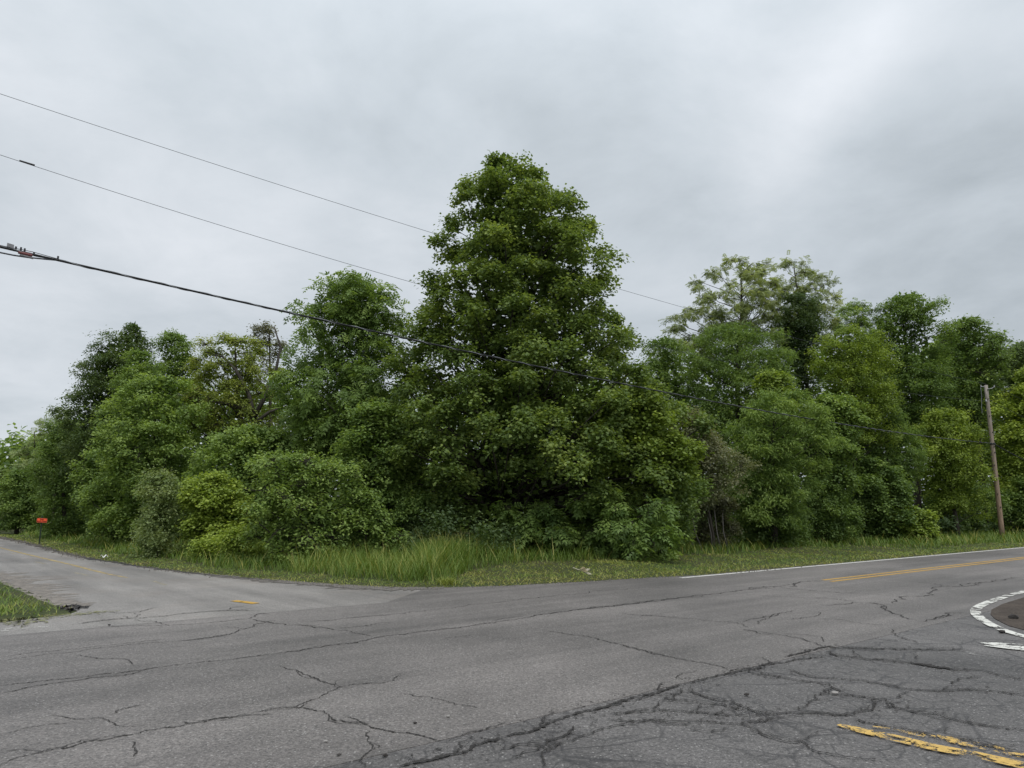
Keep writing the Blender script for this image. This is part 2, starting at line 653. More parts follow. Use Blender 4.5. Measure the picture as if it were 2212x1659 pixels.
def ribbon(name, pts, width, z, mat, parent, kind='structure', jitter=0.0, seed=0, taper=False):
    """flat strip along a plan polyline; width may be a list"""
    rg = np.random.default_rng(seed)
    pts = np.array(pts, float)
    if jitter:
        for lv in range(4):
            mids = (pts[1:] + pts[:-1]) / 2
            seg = pts[1:] - pts[:-1]
            ln = np.linalg.norm(seg, axis=1)
            nrm = np.stack([-seg[:, 1], seg[:, 0]], -1) / (ln[:, None] + 1e-9)
            mids = mids + nrm * (rg.normal(0, 1, len(ln)) * np.minimum(ln * jitter, .12))[:, None]
            out = np.empty((len(pts) + len(mids), 2))
            out[0::2], out[1::2] = pts, mids
            pts = out
            if ln.mean() < .05:
                break
    n = len(pts)
    wd = np.interp(np.linspace(0, 1, n), np.linspace(0, 1, len(np.atleast_1d(width))), np.atleast_1d(width))
    if jitter:
        wd = wd * np.exp(rg.normal(0, .42, n))
    if taper:
        wd = wd * np.clip(np.minimum(np.arange(n), n - 1 - np.arange(n)) / (n * .06 + 1), .25, 1)
    tng = np.gradient(pts, axis=0)
    tng /= np.linalg.norm(tng, axis=1)[:, None] + 1e-9
    nr_ = np.stack([-tng[:, 1], tng[:, 0]], -1)
    a, b = pts + nr_ * wd[:, None] / 2, pts - nr_ * wd[:, None] / 2
    v = np.empty((2 * n, 3))
    v[0::2, :2], v[1::2, :2] = a, b
    v[:, 2] = z
    k = np.arange(n - 1) * 2
    f = np.stack([k, k + 1, k + 3, k + 2], -1)
    o = fast_mesh(name, v, f.ravel(), np.full(len(f), 4), mat, parent)
    return o


Z1, Z2 = .008, .0145


def nrmz0(a):
    return a / (np.linalg.norm(a, axis=-1, keepdims=True) + 1e-9)

# white edge line towards the right, double yellow centre line
ribbon('white_edge_line', [main_pt(t, .0) for t in np.linspace(0, 230, 60)], [.11, .12, .13], Z1, WHITE, main_road)
yc = [gnd(1785, 1254.2), gnd(1808, 1257.6)]
offs = [float((q - w0) @ nW) for q in yc]
t0s = [float((q - w0) @ dW) for q in yc]
for k in (0, 1):
    ribbon('yellow_centre_line', [main_pt(t, -2.72 + (.15 if k == 0 else -.15)) for t in np.linspace(t0s[k], 230, 60)], .115, Z1, YELLOW, main_road)
# a short piece of the yellow line in the junction mouth, the faded one up the side road
ribbon('yellow_dash', [gnd(505, 1298.3), gnd(528, 1301), gnd(553, 1304.3)], .16, Z1, YELLOW, side_road)
ribbon('yellow_centre_line', [gnd(-120, 1160.5), gnd(-60, 1170), gnd(0, 1183), gnd(50, 1195.5), gnd(100, 1207.5), gnd(150, 1219), gnd(200, 1232), gnd(240, 1241.5),
                              gnd(275, 1248)], [.13, .13, .13, .12, .06], .004, YELLOW_FADE, side_road)
for q in ([(22, 1193.5), (33, 1197)], [(77, 1213.5), (98, 1218.5)], [(160, 1237), (190, 1243)], [(328, 1254), (358, 1264)]):
    ribbon('faded_dash', [gnd(*a) for a in q], .1, .004, PALE_FADE, side_road)
# remains of the white edge line at the far left
ribbon('white_paint_remains', [gnd(-40, 1366), gnd(10, 1361), gnd(60, 1358), gnd(128, 1353)], [.3, .3, .16, .06], Z1, WHITE_GONE, main_road)
# curved white line round the gravel island at the right, and the stop bar
isl = [(2700, 1216), (2500, 1238), (2330, 1259), (2275, 1266), (2212, 1279), (2180, 1287), (2150, 1297), (2125, 1306), (2108, 1314), (2104, 1324), (2112, 1334), (2130, 1346), (2150, 1357),
       (2180, 1369), (2212, 1378), (2260, 1389), (2330, 1402), (2500, 1430), (2700, 1462)]
ISL = np.array([gnd(*q) for q in isl])


def smooth_line(pts, n=140):
    pts = np.array(pts, float)
    t = np.concatenate([[0], np.cumsum(np.linalg.norm(np.diff(pts, axis=0), axis=1))])
    q = np.linspace(0, t[-1], n)
    o_ = np.column_stack([np.interp(q, t, pts[:, k]) for k in (0, 1)])
    for _ in range(10):
        o_[1:-1] = (o_[:-2] + 2 * o_[1:-1] + o_[2:]) / 4
    return o_


ISL = smooth_line(ISL)
ribbon('white_curved_line', ISL, [.13, .14, .15, .16, .17, .16, .15, .14], Z2, WHITE_OLD, junction_road)
isl_in = np.array([gnd(*q) for q in [(2730, 1219), (2520, 1241), (2350, 1262), (2260, 1277), (2200, 1295), (2165, 1306), (2142, 1318), (2140, 1328), (2150, 1338), (2180, 1353), (2215, 1362), (2350, 1385), (2520, 1414), (2730, 1448)]])
island = grid_fill('gravel_island', isl_in, .010, DIRT)
ribbon('white_stop_bar', [gnd(2122, 1393.5), gnd(2160, 1396), (gnd(2212, 1401)), gnd(2300, 1408)], [.25, .42, .5, .5], Z2, WHITE_OLD, junction_road)
ribbon('white_paint_remains', [gnd(2084, 1411), gnd(2120, 1419)], .07, Z2, WHITE_GONE, junction_road)
ribbon('yellow_centre_line', [gnd(1811, 1569), gnd(1850, 1579), gnd(1920, 1595), gnd(2020, 1619), gnd(2110, 1635), gnd(2212, 1658), gnd(2330, 1686)], [.05, .13, .16, .16, .15, .16, .16],
       Z2, YELLOW_OLD, junction_road)
ribbon('yellow_centre_line', [gnd(1885, 1573), gnd(1955, 1585), gnd(2010, 1593), gnd(2060, 1603), (gnd(2140, 1620)), gnd(2212, 1636), gnd(2330, 1662)], [.04, .09, .14, .18, .15, .15, .15],
       Z2, worn('yellow_paint_broken', (.58, .385, .115), -.02, sc=5), junction_road)

C2, C3, C4, C5 = (0, 1242, .26853), (540, 1242, .26853), (1080, 1242, .26853), (1620, 1242, .2676)
cracks = [
    # (frame, width in m, points)
    (C2, .030, [(0, 895), (120, 880), (300, 860), (450, 845), (620, 835), (800, 805), (960, 795), (1150, 770), (1320, 740), (1480, 720), (1650, 700), (1800, 690), (1950, 670), (2100, 650), (2212, 635)]),
    (C3, .030, [(180, 638), (260, 630), (400, 615), (520, 590), (640, 570), (720, 560), (830, 553), (950, 525), (1050, 500), (1150, 488), (1300, 470), (1480, 450), (1760, 415), (1950, 385), (2100, 365), (2212, 345)]),
    (C4, .034, [(150, 355), (270, 335), (400, 315), (550, 295), (700, 275), (860, 255), (1000, 240), (1200, 215), (1350, 197), (1500, 180), (1700, 157), (1900, 132), (2050, 115), (2212, 93)]),
    (C5, .034, [(0, 118), (190, 97), (350, 75), (520, 52), (590, 50)]),
    (C2, .022, [(-500, 1000), (-200, 940), (0, 895)]),
    (C2, .022, [(-500, 1060), (-200, 1005), (0, 960)]),
    (C2, .020, [(-400, 760), (0, 697)]),
    (C2, .020, [(-400, 720), (0, 665)]),
    (C2, .022, [(-300, 1640), (0, 1550)]),
    (C2, .030, [(0, 960), (150, 930), (300, 895), (480, 870), (700, 840), (900, 820), (1150, 775)]),
    (C2, .016, [(0, 665), (200, 635), (400, 620), (600, 600), (800, 575), (1000, 555), (1200, 530), (1350, 522)]),
    (C2, .020, [(0, 697), (250, 660), (500, 635), (700, 605), (950, 575), (1200, 550), (1400, 537)]),
    (C2, .028, [(1400, 537), (1600, 515), (1800, 487), (1860, 478), (1900, 460), (2000, 430), (2040, 405), (2130, 387), (2212, 372)]),
    (C3, .028, [(0, 358), (60, 372), (120, 380), (240, 395), (380, 405), (500, 418), (600, 430), (690, 450)]),
    (C3, .022, [(690, 450), (810, 455), (820, 465), (900, 478), (980, 495)]),
    (C2, .026, [(0, 1550), (130, 1480), (320, 1435), (450, 1405), (590, 1385), (680, 1350), (860, 1330), (1000, 1300), (1130, 1278), (1250, 1250), (1400, 1232), (1520, 1205), (1650, 1178), (1750, 1160), (1900, 1145), (2011, 1118)]),
    (C2, .022, [(1480, 1187), (1560, 1195), (1700, 1170), (1900, 1150), (2100, 1135), (2180, 1125)]),
    (C3, .022, [(0, 1118), (100, 1100), (190, 1080), (270, 1072), (370, 1072), (440, 1030), (520, 1005), (600, 965), (680, 930), (720, 905), (830, 885), (950, 876), (1090, 870), (1160, 840), (1210, 795)]),
    (C3, .022, [(720, 905), (640, 880), (560, 855), (480, 825), (420, 795), (370, 770), (290, 755), (230, 735)]),
    (C3, .014, [(560, 855), (545, 840), (500, 825)]),
    (C3, .026, [(270, 1072), (380, 1075), (500, 1090), (600, 1105), (640, 1135), (690, 1180), (760, 1188), (850, 1190), (920, 1205), (1000, 1240), (1060, 1252), (1150, 1272), (1300, 1285), (1400, 1305), (1480, 1330), (1530, 1352)]),
    (C3, .018, [(1530, 1352), (1600, 1345), (1700, 1305), (1800, 1265), (1900, 1245), (2000, 1215), (2060, 1190)]),
    (C3, .024, [(960, 1262), (935, 1285), (945, 1340), (985, 1390), (960, 1430), (910, 1470), (930, 1530), (900, 1560)]),
    (C3, .012, [(760, 1145), (850, 1165), (900, 1190), (940, 1212)]),
    (C2, .020, [(410, 1130), (540, 1155), (720, 1165), (830, 1160), (900, 1190), (930, 1215), (1000, 1228), (1130, 1220)]),
    (C2, .014, [(870, 1140), (950, 1095), (1030, 1075), (1160, 1050)]),
    (C2, .014, [(0, 1290), (200, 1240), (400, 1205), (560, 1200)]),
    (C2, .014, [(20, 1425), (200, 1415), (330, 1425)]),
    (C2, .016, [(1040, 1345), (1065, 1390), (1100, 1420), (1070, 1470)]),
    (C2, .030, [(540, 410), (740, 380), (900, 360), (1050, 352), (1250, 340), (1400, 322), (1600, 302), (1800, 290), (1960, 285), (2100, 290)]),
    (C2, .020, [(720, 420), (900, 415), (1100, 408), (1330, 410), (1500, 400), (1700, 385), (1900, 362), (2000, 355)]),
    (C2, .020, [(1080, 360), (1220, 375), (1300, 395), (1360, 405)]),
    (C2, .018, [(1000, 330), (1040, 350), (1100, 340), (1130, 320), (1080, 310)]),
    (C2, .020, [(2000, 355), (2050, 335), (2100, 310), (2180, 320)]),
    (C2, .018, [(1850, 280), (1900, 260), (2000, 250)]),
    (C2, .014, [(630, 645), (700, 663), (870, 677), (1000, 680), (1050, 700), (1085, 730)]),
    (C2, .022, [(860, 300), (1000, 308), (1100, 300), (1250, 265)]),
    (C3, .024, [(450, 378), (780, 352), (1000, 330), (1150, 318), (1300, 300), (1460, 285)]),
    (C3, .018, [(1440, 288), (1650, 265), (1900, 235), (2100, 215)]),
    (C3, .016, [(1230, 960), (1350, 985), (1520, 1005), (1600, 1030), (1720, 1055), (1800, 1065), (1845, 1083)]),
    (C3, .016, [(1560, 515), (1670, 500), (1800, 485)]),
    (C3, .014, [(700, 435), (850, 420), (1000, 400), (1180, 375)]),
    (C3, .016, [(1950, 372), (2000, 360), (2212, 335)]),
    (C4, .026, [(340, 448), (460, 465), (640, 490), (760, 510), (860, 540), (960, 560), (1020, 585), (1120, 610), (1220, 637), (1330, 655), (1440, 680), (1560, 700), (1680, 720), (1800, 750), (1830, 768)]),
    (C4, .022, [(960, 305), (1100, 325), (1300, 335), (1450, 350), (1650, 370), (1820, 380), (1950, 400), (2000, 430)]),
    (C4, .022, [(1940, 440), (2060, 462), (2212, 485)]),
    (C4, .018, [(0, 210), (250, 190), (600, 160), (1000, 120), (1400, 95)]),
    (C4, .016, [(1960, 385), (2000, 365), (2100, 350), (2212, 335)]),
    (C5, .022, [(0, 450), (150, 475), (300, 495), (430, 515), (540, 555), (600, 585)]),
    (C5, .016, [(250, 475), (400, 485), (500, 495), (590, 525), (590, 545)]),
    (C5, .018, [(30, 400), (80, 375), (160, 350), (260, 310), (350, 290)]),
    (C5, .018, [(0, 365), (130, 335), (260, 305)]),
    (C5, .024, [(580, 250), (700, 240), (830, 225), (1000, 230), (1080, 250), (1110, 290), (1180, 320), (1260, 350), (1350, 370)]),
    (C5, .024, [(1180, 240), (1260, 200), (1350, 175), (1430, 150), (1500, 120), (1550, 95), (1750, 95), (1900, 60), (2212, 20)]),
    (C5, .020, [(190, 97), (400, 120), (600, 135), (900, 152), (1130, 170), (1250, 185)]),
    (C5, .018, [(50, 165), (300, 180), (450, 190), (660, 195), (760, 205), (800, 212), (860, 217)]),
    (C5, .018, [(300, 365), (420, 350), (520, 340), (570, 318), (540, 300)]),
    (C5, .016, [(550, 350), (760, 370), (900, 395), (1080, 408)]),
    (C5, .020, [(1250, 58), (1450, 70), (1550, 90)]),
    (C5, .030, [(1400, 380), (1500, 355), (1600, 330), (1750, 310)]),
    (C3, .060, [(1180, 1560), (1300, 1520), (1500, 1480), (1650, 1450), (1780, 1410), (1900, 1350), (2011, 1312)]),
    (C4, .056, [(0, 1320), (100, 1290), (230, 1275), (320, 1235), (400, 1195), (500, 1162), (600, 1128), (700, 1095), (830, 1072), (900, 1045), (1000, 1015), (1150, 980), (1280, 945), (1400, 905), (1490, 875)]),
    (C4, .045, [(1490, 875), (1600, 855), (1700, 830), (1830, 800), (1900, 780), (2000, 755), (2090, 745)]),
    (C5, .045, [(0, 770), (80, 745), (220, 715), (400, 685), (600, 660)]),
    (C5, .060, [(280, 665), (400, 640), (520, 612), (600, 590), (660, 578)]),
    (C5, .050, [(600, 580), (800, 590), (1000, 600), (1250, 600), (1500, 610), (1800, 610)]),
    (C5, .050, [(640, 620), (680, 650), (800, 665), (1000, 685), (1200, 700), (1350, 725), (1500, 750), (1650, 770), (1900, 775)]),
    (C5, .16, [(1300, 715), (1420, 730), (1520, 752), (1640, 768)]),
    (C5, .034, [(1900, 780), (2050, 820), (2212, 855)]),
    (C5, .036, [(310, 765), (400, 800), (520, 830), (700, 840), (850, 850), (1000, 875), (1180, 905), (1350, 935), (1500, 940), (1750, 930), (1900, 935), (2100, 965), (2300, 985)]),
    (C5, .036, [(80, 790), (200, 820), (350, 850), (500, 870), (640, 885), (680, 920), (690, 955), (800, 980), (900, 985), (980, 1005), (1100, 1010), (1150, 1050), (1180, 1080), (1300, 1105), (1450, 1120), (1560, 1140), (1650, 1175), (1800, 1205), (2000, 1235), (2300, 1262)]),
    (C5, .034, [(980, 1005), (1000, 1050), (950, 1100), (850, 1130), (750, 1135), (600, 1130), (330, 1110), (150, 1120), (0, 1130)]),
    (C5, .030, [(390, 1100), (460, 1060), (540, 1010), (570, 960), (620, 930), (680, 900)]),
    (C5, .026, [(0, 1200), (150, 1165), (300, 1150), (450, 1130)]),
    (C5, .026, [(0, 1240), (100, 1290), (250, 1345), (410, 1350), (480, 1410), (600, 1445), (750, 1475), (900, 1495), (1060, 1500)]),
    (C5, .040, [(820, 1160), (900, 1190), (1000, 1205), (1100, 1230), (1250, 1250), (1450, 1295), (1600, 1318), (2000, 1400), (2300, 1462)]),
    (C5, .026, [(1180, 1000), (1200, 970), (1300, 945)]),
    (C5, .020, [(1200, 1000), (1300, 1030)]),
    (C5, .018, [(1600, 1240), (1590, 1290)]),
    (C5, .022, [(1160, 440), (1170, 490), (1250, 520), (1350, 550)]),
    (C5, .022, [(1300, 640), (1330, 670), (1360, 690)]),
    (C5, .022, [(840, 610), (840, 640), (900, 670)]),
    (C5, .026, [(1900, 830), (1780, 830), (1680, 860), (1640, 890)]),
    (C4, .034, [(900, 1140), (1100, 1110), (1300, 1095), (1400, 1098), (1500, 1110), (1700, 1125), (1900, 1130), (2212, 1125)]),
    (C4, .034, [(860, 1185), (1050, 1180), (1300, 1175), (1400, 1185), (1650, 1180), (1800, 1200), (1950, 1205), (2050, 1180), (2212, 1165)]),
    (C4, .026, [(1450, 920), (1460, 945), (1400, 990), (1350, 1020), (1200, 1080), (1050, 1105), (850, 1115)]),
    (C4, .034, [(1530, 900), (1540, 950), (1620, 980), (1750, 1010), (1850, 1020), (1950, 1060), (2000, 1090), (2100, 1110)]),
    (C4, .034, [(1300, 985), (1400, 1010), (1600, 1030), (1800, 1050), (1900, 1080), (2000, 1100)]),
    (C4, .026, [(370, 1420), (480, 1360), (640, 1310), (750, 1280), (850, 1240), (950, 1215), (1100, 1205)]),
    (C4, .034, [(330, 1380), (430, 1330), (520, 1300), (590, 1250), (600, 1220)]),
    (C4, .030, [(0, 1410), (150, 1370), (250, 1380), (340, 1385), (370, 1420), (350, 1500), (340, 1560)]),
    (C4, .026, [(100, 1490), (200, 1430), (330, 1390)]),
    (C4, .024, [(1500, 1250), (1700, 1270), (1800, 1260), (1840, 1230)]),
    (C4, .024, [(2050, 1250), (2100, 1290), (2212, 1320)]),
    (C4, .020, [(1420, 840), (1430, 820), (1500, 795), (1600, 770)]),
    (C4, .026, [(1970, 760), (2040, 800), (2150, 830), (2212, 845)]),
    (C4, .022, [(2100, 710), (2090, 745), (2080, 770), (2110, 800), (2212, 820)]),
]
CRUMBLE = worn('crumbled_asphalt', (.04, .036, .034), -.075, .95, 26)
rgc = np.random.default_rng(404)
for i, (fr, wd, pts) in enumerate(cracks):
    q = np.array([gnd(fr[0] + x * fr[2], fr[1] + y * fr[2]) for x, y in pts])
    mid = q[len(q) // 2]
    old = (mid - w0) @ nW < -road_w - .05
    par = junction_road if old else main_road
    zc_ = .0085 + .00004 * i
    far_ = float(np.clip(np.hypot(*mid) / 8.5, 1, 2.4))
    ribbon('road_crack', q, max(wd, .019) * .42 * far_, zc_, CRACK if wd > .024 else CRACK_FINE, par, jitter=.11, seed=i + 10, taper=True)
    ln = np.linalg.norm(np.diff(q, axis=0), axis=1)
    tot_ = ln.sum()
    cu_ = np.concatenate([[0], np.cumsum(ln)])

    def pt_on(t):
        return np.array([np.interp(t, cu_, q[:, k]) for k in (0, 1)])
    if wd >= .022 and tot_ > .5:
        # a second strand running beside it for part of the way
        for k in range(1 + int(tot_ > 3)):
            a_ = rgc.uniform(0, .6) * tot_
            b_ = min(tot_, a_ + rgc.uniform(.2, .45) * tot_)
            tq = np.linspace(a_, b_, 7)
            off_ = rgc.choice([-1, 1]) * rgc.uniform(.02, .07) * np.sin(np.linspace(0, math.pi, 7))
            st_ = np.array([pt_on(t) for t in tq])
            dn = nrmz0(np.gradient(st_, axis=0))
            ribbon('road_crack', st_ + np.stack([-dn[:, 1], dn[:, 0]], -1) * off_[:, None], wd * .26 * far_, zc_ + .00002, CRACK_FINE, par, jitter=.12, seed=i + 500 + k, taper=True)
        # short side twigs
        for k in range(int(min(7, tot_ * (1.5 if old else .55)))):
            t = rgc.uniform(.05, .95) * tot_
            d_ = pt_on(min(t + .05, tot_)) - pt_on(max(t - .05, 0))
            a_ = math.atan2(d_[1], d_[0]) + rgc.choice([-1, 1]) * rgc.uniform(.4, 1.2)
            L_ = rgc.uniform(.12, .5)
            p0_ = pt_on(t)
            m_p = p0_ + L_ * .5 * np.array([math.cos(a_), math.sin(a_)])
            a_ += rgc.normal(0, .4)
            ribbon('road_crack', [p0_, m_p, m_p + L_ * .5 * np.array([math.cos(a_), math.sin(a_)])], [wd * .3, wd * .2, .004], zc_ + .00003, CRACK_FINE, par, jitter=.12, seed=i + 900 + k)
    if wd >= .034 and np.hypot(*mid) < 11:
        o = ribbon('crumbled_edge', q, min(.34, wd * 5), .0078 + .00002 * (i % 9), CRUMBLE, par, jitter=.06, seed=i + 77, taper=True)

# gravel, tar and dust along the edges
gx = [gnd(*q) for q in [(420, 1237.5), (500, 1247), (600, 1255.5), (700, 1263), (775, 1268), (845, 1271.5), (925, 1271.5), (960, 1270)]]
gravel = ribbon('gravel_shoulder', gx, [.12, .35, .5, .62, .7, .8, .55, .1], .009, GRAVEL, None, jitter=.02)
gravel['kind'] = 'structure'
tl = EDGE[2:13]
o = ribbon('tar_edge', [p for p in tl], [.35, .3, .22, .2, .16, .08], .010, worn('tar_edge_dark', (.05, .048, .047), .08, .9, 8), side_road, jitter=.01)
dc = [gnd(*q) for q in [(-60, 1236), (0, 1254), (50, 1276), (105, 1300), (160, 1316)]]
ribbon('dusty_shoulder', dc, [1.1, 1.2, 1.1, .9, .4], .0045, DUST, side_road, jitter=.03)
ribbon('loose_tar', [gnd(64, 1318), gnd(110, 1315), (gnd(150, 1314)), gnd(192, 1312)], [.3, .7, .8, .3], .009, TAR, side_road, jitter=.05, seed=3)
ribbon('dry_clippings', [gnd(-40, 1342), gnd(40, 1337), gnd(120, 1331), gnd(210, 1323), gnd(260, 1320)], [1.1, .95, .6, .3, .05], .0125, STRAW, side_road, jitter=.05, seed=8)

# ------------------------------------------------------------------ foliage
TMPL = {}


def tmpl(name, v, f):
    TMPL[name] = (np.array(v, float), f)


tmpl('maple', [(0, 0, 0), (.30, .50, .05), (.55, .20, .05), (1, 0, -.06), (.55, -.20, .05), (.30, -.50, .05)], [(0, 3, 2, 1), (0, 5, 4, 3)])
tmpl('kite', [(0, 0, 0), (.40, -.46, .07), (1, 0, -.08), (.40, .46, .07)], [(0, 1, 2, 3)])
tmpl('oval', [(0, 0, 0), (.45, -.27, .06), (1, 0, -.05), (.45, .27, .06)], [(0, 1, 2, 3)])
tmpl('lance', [(0, 0, 0), (.42, -.15, .03), (1, 0, -.18), (.42, .15, .03)], [(0, 1, 2, 3)])


def compound(n_pairs, ll, lw, droop):
    v, f = [], []

    def leaflet(b, d):
        d = np.array(d, float)
        d /= np.linalg.norm(d)
        s_ = np.cross((0, 0, 1), d)
        s_ /= np.linalg.norm(s_)
        b = np.array(b, float)
        k = len(v)
        v.extend([b, b + d * ll * .45 - s_ * lw, b + d * ll, b + d * ll * .45 + s_ * lw])
        f.append((k, k + 1, k + 2, k + 3))
    for i in range(n_pairs):
        x = .25 + .6 * i / max(1, n_pairs - 1)
        z = -droop * x * x
        for s_ in (-1, 1):
            leaflet((x, 0, z), (.55, s_ * .85, -.35))
    leaflet((.88, 0, -droop * .8), (1, 0, -.6))
    return v, f


tmpl('ash', *compound(3, .42, .10, .30))
tmpl('walnut', *compound(4, .36, .075, .22))


def nrmz(a):
    return a / (np.linalg.norm(a, axis=-1, keepdims=True) + 1e-9)


class Leaves:
    def __init__(s):
        s.p, s.n, s.d, s.L, s.t = [], [], [], [], []

    def add(s, p, n, d, L, t):
        s.p.append(p)
        s.n.append(n)
        s.d.append(d)
        s.L.append(L)
        s.t.append(t)

    def build(s, name, tm, mat, parent=None):
        p, n, d, L, t = (np.concatenate(q) for q in (s.p, s.n, s.d, s.L, s.t))
        n = nrmz(n)
        d = nrmz(d - n * (d * n).sum(-1, keepdims=True))
        b = np.cross(n, d)
        v, f = TMPL[tm]
        k = len(v)
        V_ = (p[:, None, :] + L[:, None, None] * (v[None, :, 0:1] * d[:, None, :] + v[None, :, 1:2] * b[:, None, :] + v[None, :, 2:3] * n[:, None, :])).reshape(-1, 3)
        fl = np.array([i for q in f for i in q])
        C_ = (np.arange(len(p))[:, None] * k + fl[None, :]).ravel()
        tot = np.tile([len(q) for q in f], len(p))
        return fast_mesh(name, V_, C_, tot, mat, parent, tint=np.repeat(np.clip(t, 0, 1), len(f)))


SPECIES = {
    # template, leaf length, leaves per twig, twigs per clump, flatten, droop of the leaf, twig scatter
    'maple': ('kite', .132, 10, 50, .55, .30, .19),
    'ash': ('ash', .40, 3, 23, .75, .75, .16),
    'walnut': ('walnut', .33, 5, 8, .8, .12, .10),
    'oval': ('oval', .122, 11, 34, .55, .35, .19),
    'lance': ('lance', .175, 10, 34, .62, .75, .17),
    'elm': ('kite', .115, 11, 36, .5, .42, .19),
    'fine': ('oval', .10, 12, 34, .65, .25, .18),
}


def clump_leaves(LV, rg, c, axis, s, sp, dist, tone, tips=None, k_mul=1.0):
    tm, L0, m, K, flat, droop, sc = SPECIES[sp]
    K = max(3, int(K * k_mul))
    L = L0 * max(1.0, dist / 36.0)
    # a bough carries several side boughs, each a small flattened dome of twigs
    nb = 10 if K > 14 else max(2, K // 3)
    ub = nrmz(rg.normal(size=(nb, 3)))
    hb = ub @ axis
    ub = nrmz(ub - np.outer(np.where(hb < -.15, 1.7 * hb, 0), axis))
    hb = ub @ axis
    oh = np.array([axis[0], axis[1], 0.])
    lb = s * (.34 + .50 * rg.random(nb))
    cb = c + lb[:, None] * (ub - np.outer(hb * (1 - flat), axis)) * [1.12, 1.12, 1]
    cb[:, 2] -= .26 * s * (1 - np.abs(hb)) ** 2
    tb_ = rg.normal(0, .09, nb)
    gi = rg.integers(0, nb, K)
    u = nrmz(rg.normal(size=(K, 3)))
    u[:, 2] = np.where(u[:, 2] < -.1, -u[:, 2] * .6, u[:, 2])
    u = nrmz(u)
    h = u[:, 2]
    sz_b = s * rg.uniform(.22, .46, nb)
    ln = sz_b[gi] * (.5 + .6 * rg.random(K) ** .6)
    tip = cb[gi] + ln[:, None] * u * [1.15, 1.15, .62]
    tip[:, 2] -= .30 * sz_b[gi] * (1 - np.abs(h)) ** 2
    u = nrmz(u + .45 * ub[gi])
    if tips is not None:
        tips.extend((c, q) for q in tip)
    nn = K * m
    uu = np.repeat(u, m, 0)
    along = 1 - .30 * rg.random(nn) ** 1.4
    cg = np.repeat(cb[gi], m, 0)
    p = cg + (np.repeat(tip, m, 0) - cg) * (along[:, None] - .12 * rg.random((nn, 1))) + rg.normal(size=(nn, 3)) * sc * L / L0 * .62
    nrm = .45 * uu + np.array([0, 0, .75]) + rg.normal(size=(nn, 3)) * .42
    d = uu * [1, 1, .3] + rg.normal(size=(nn, 3)) * .55 + np.array([0, 0, -droop])
    ht = np.repeat(h, m)
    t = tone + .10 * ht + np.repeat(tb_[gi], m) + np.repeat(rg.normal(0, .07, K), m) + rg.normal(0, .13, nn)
    LV.add(p, nrm, d, L * (.72 + .5 * rg.random(nn)), t)


class Env:
    def __init__(s, rows, Y):
        z, cx, r = [], [], []
        for py, a, b in rows:
            A, B = at(a, py, Y), at(b, py, Y)
            z.append((A[2] + B[2]) / 2)
            cx.append((A[0] + B[0]) / 2)
            r.append((B[0] - A[0]) / 2)
        k = np.argsort(z)
        s.z, s.cx, s.r, s.Y = np.array(z)[k], np.array(cx)[k], np.array(r)[k], Y

    def R(s, z):
        return np.interp(z, s.z, s.r)

    def X(s, z):
        return np.interp(z, s.z, s.cx)


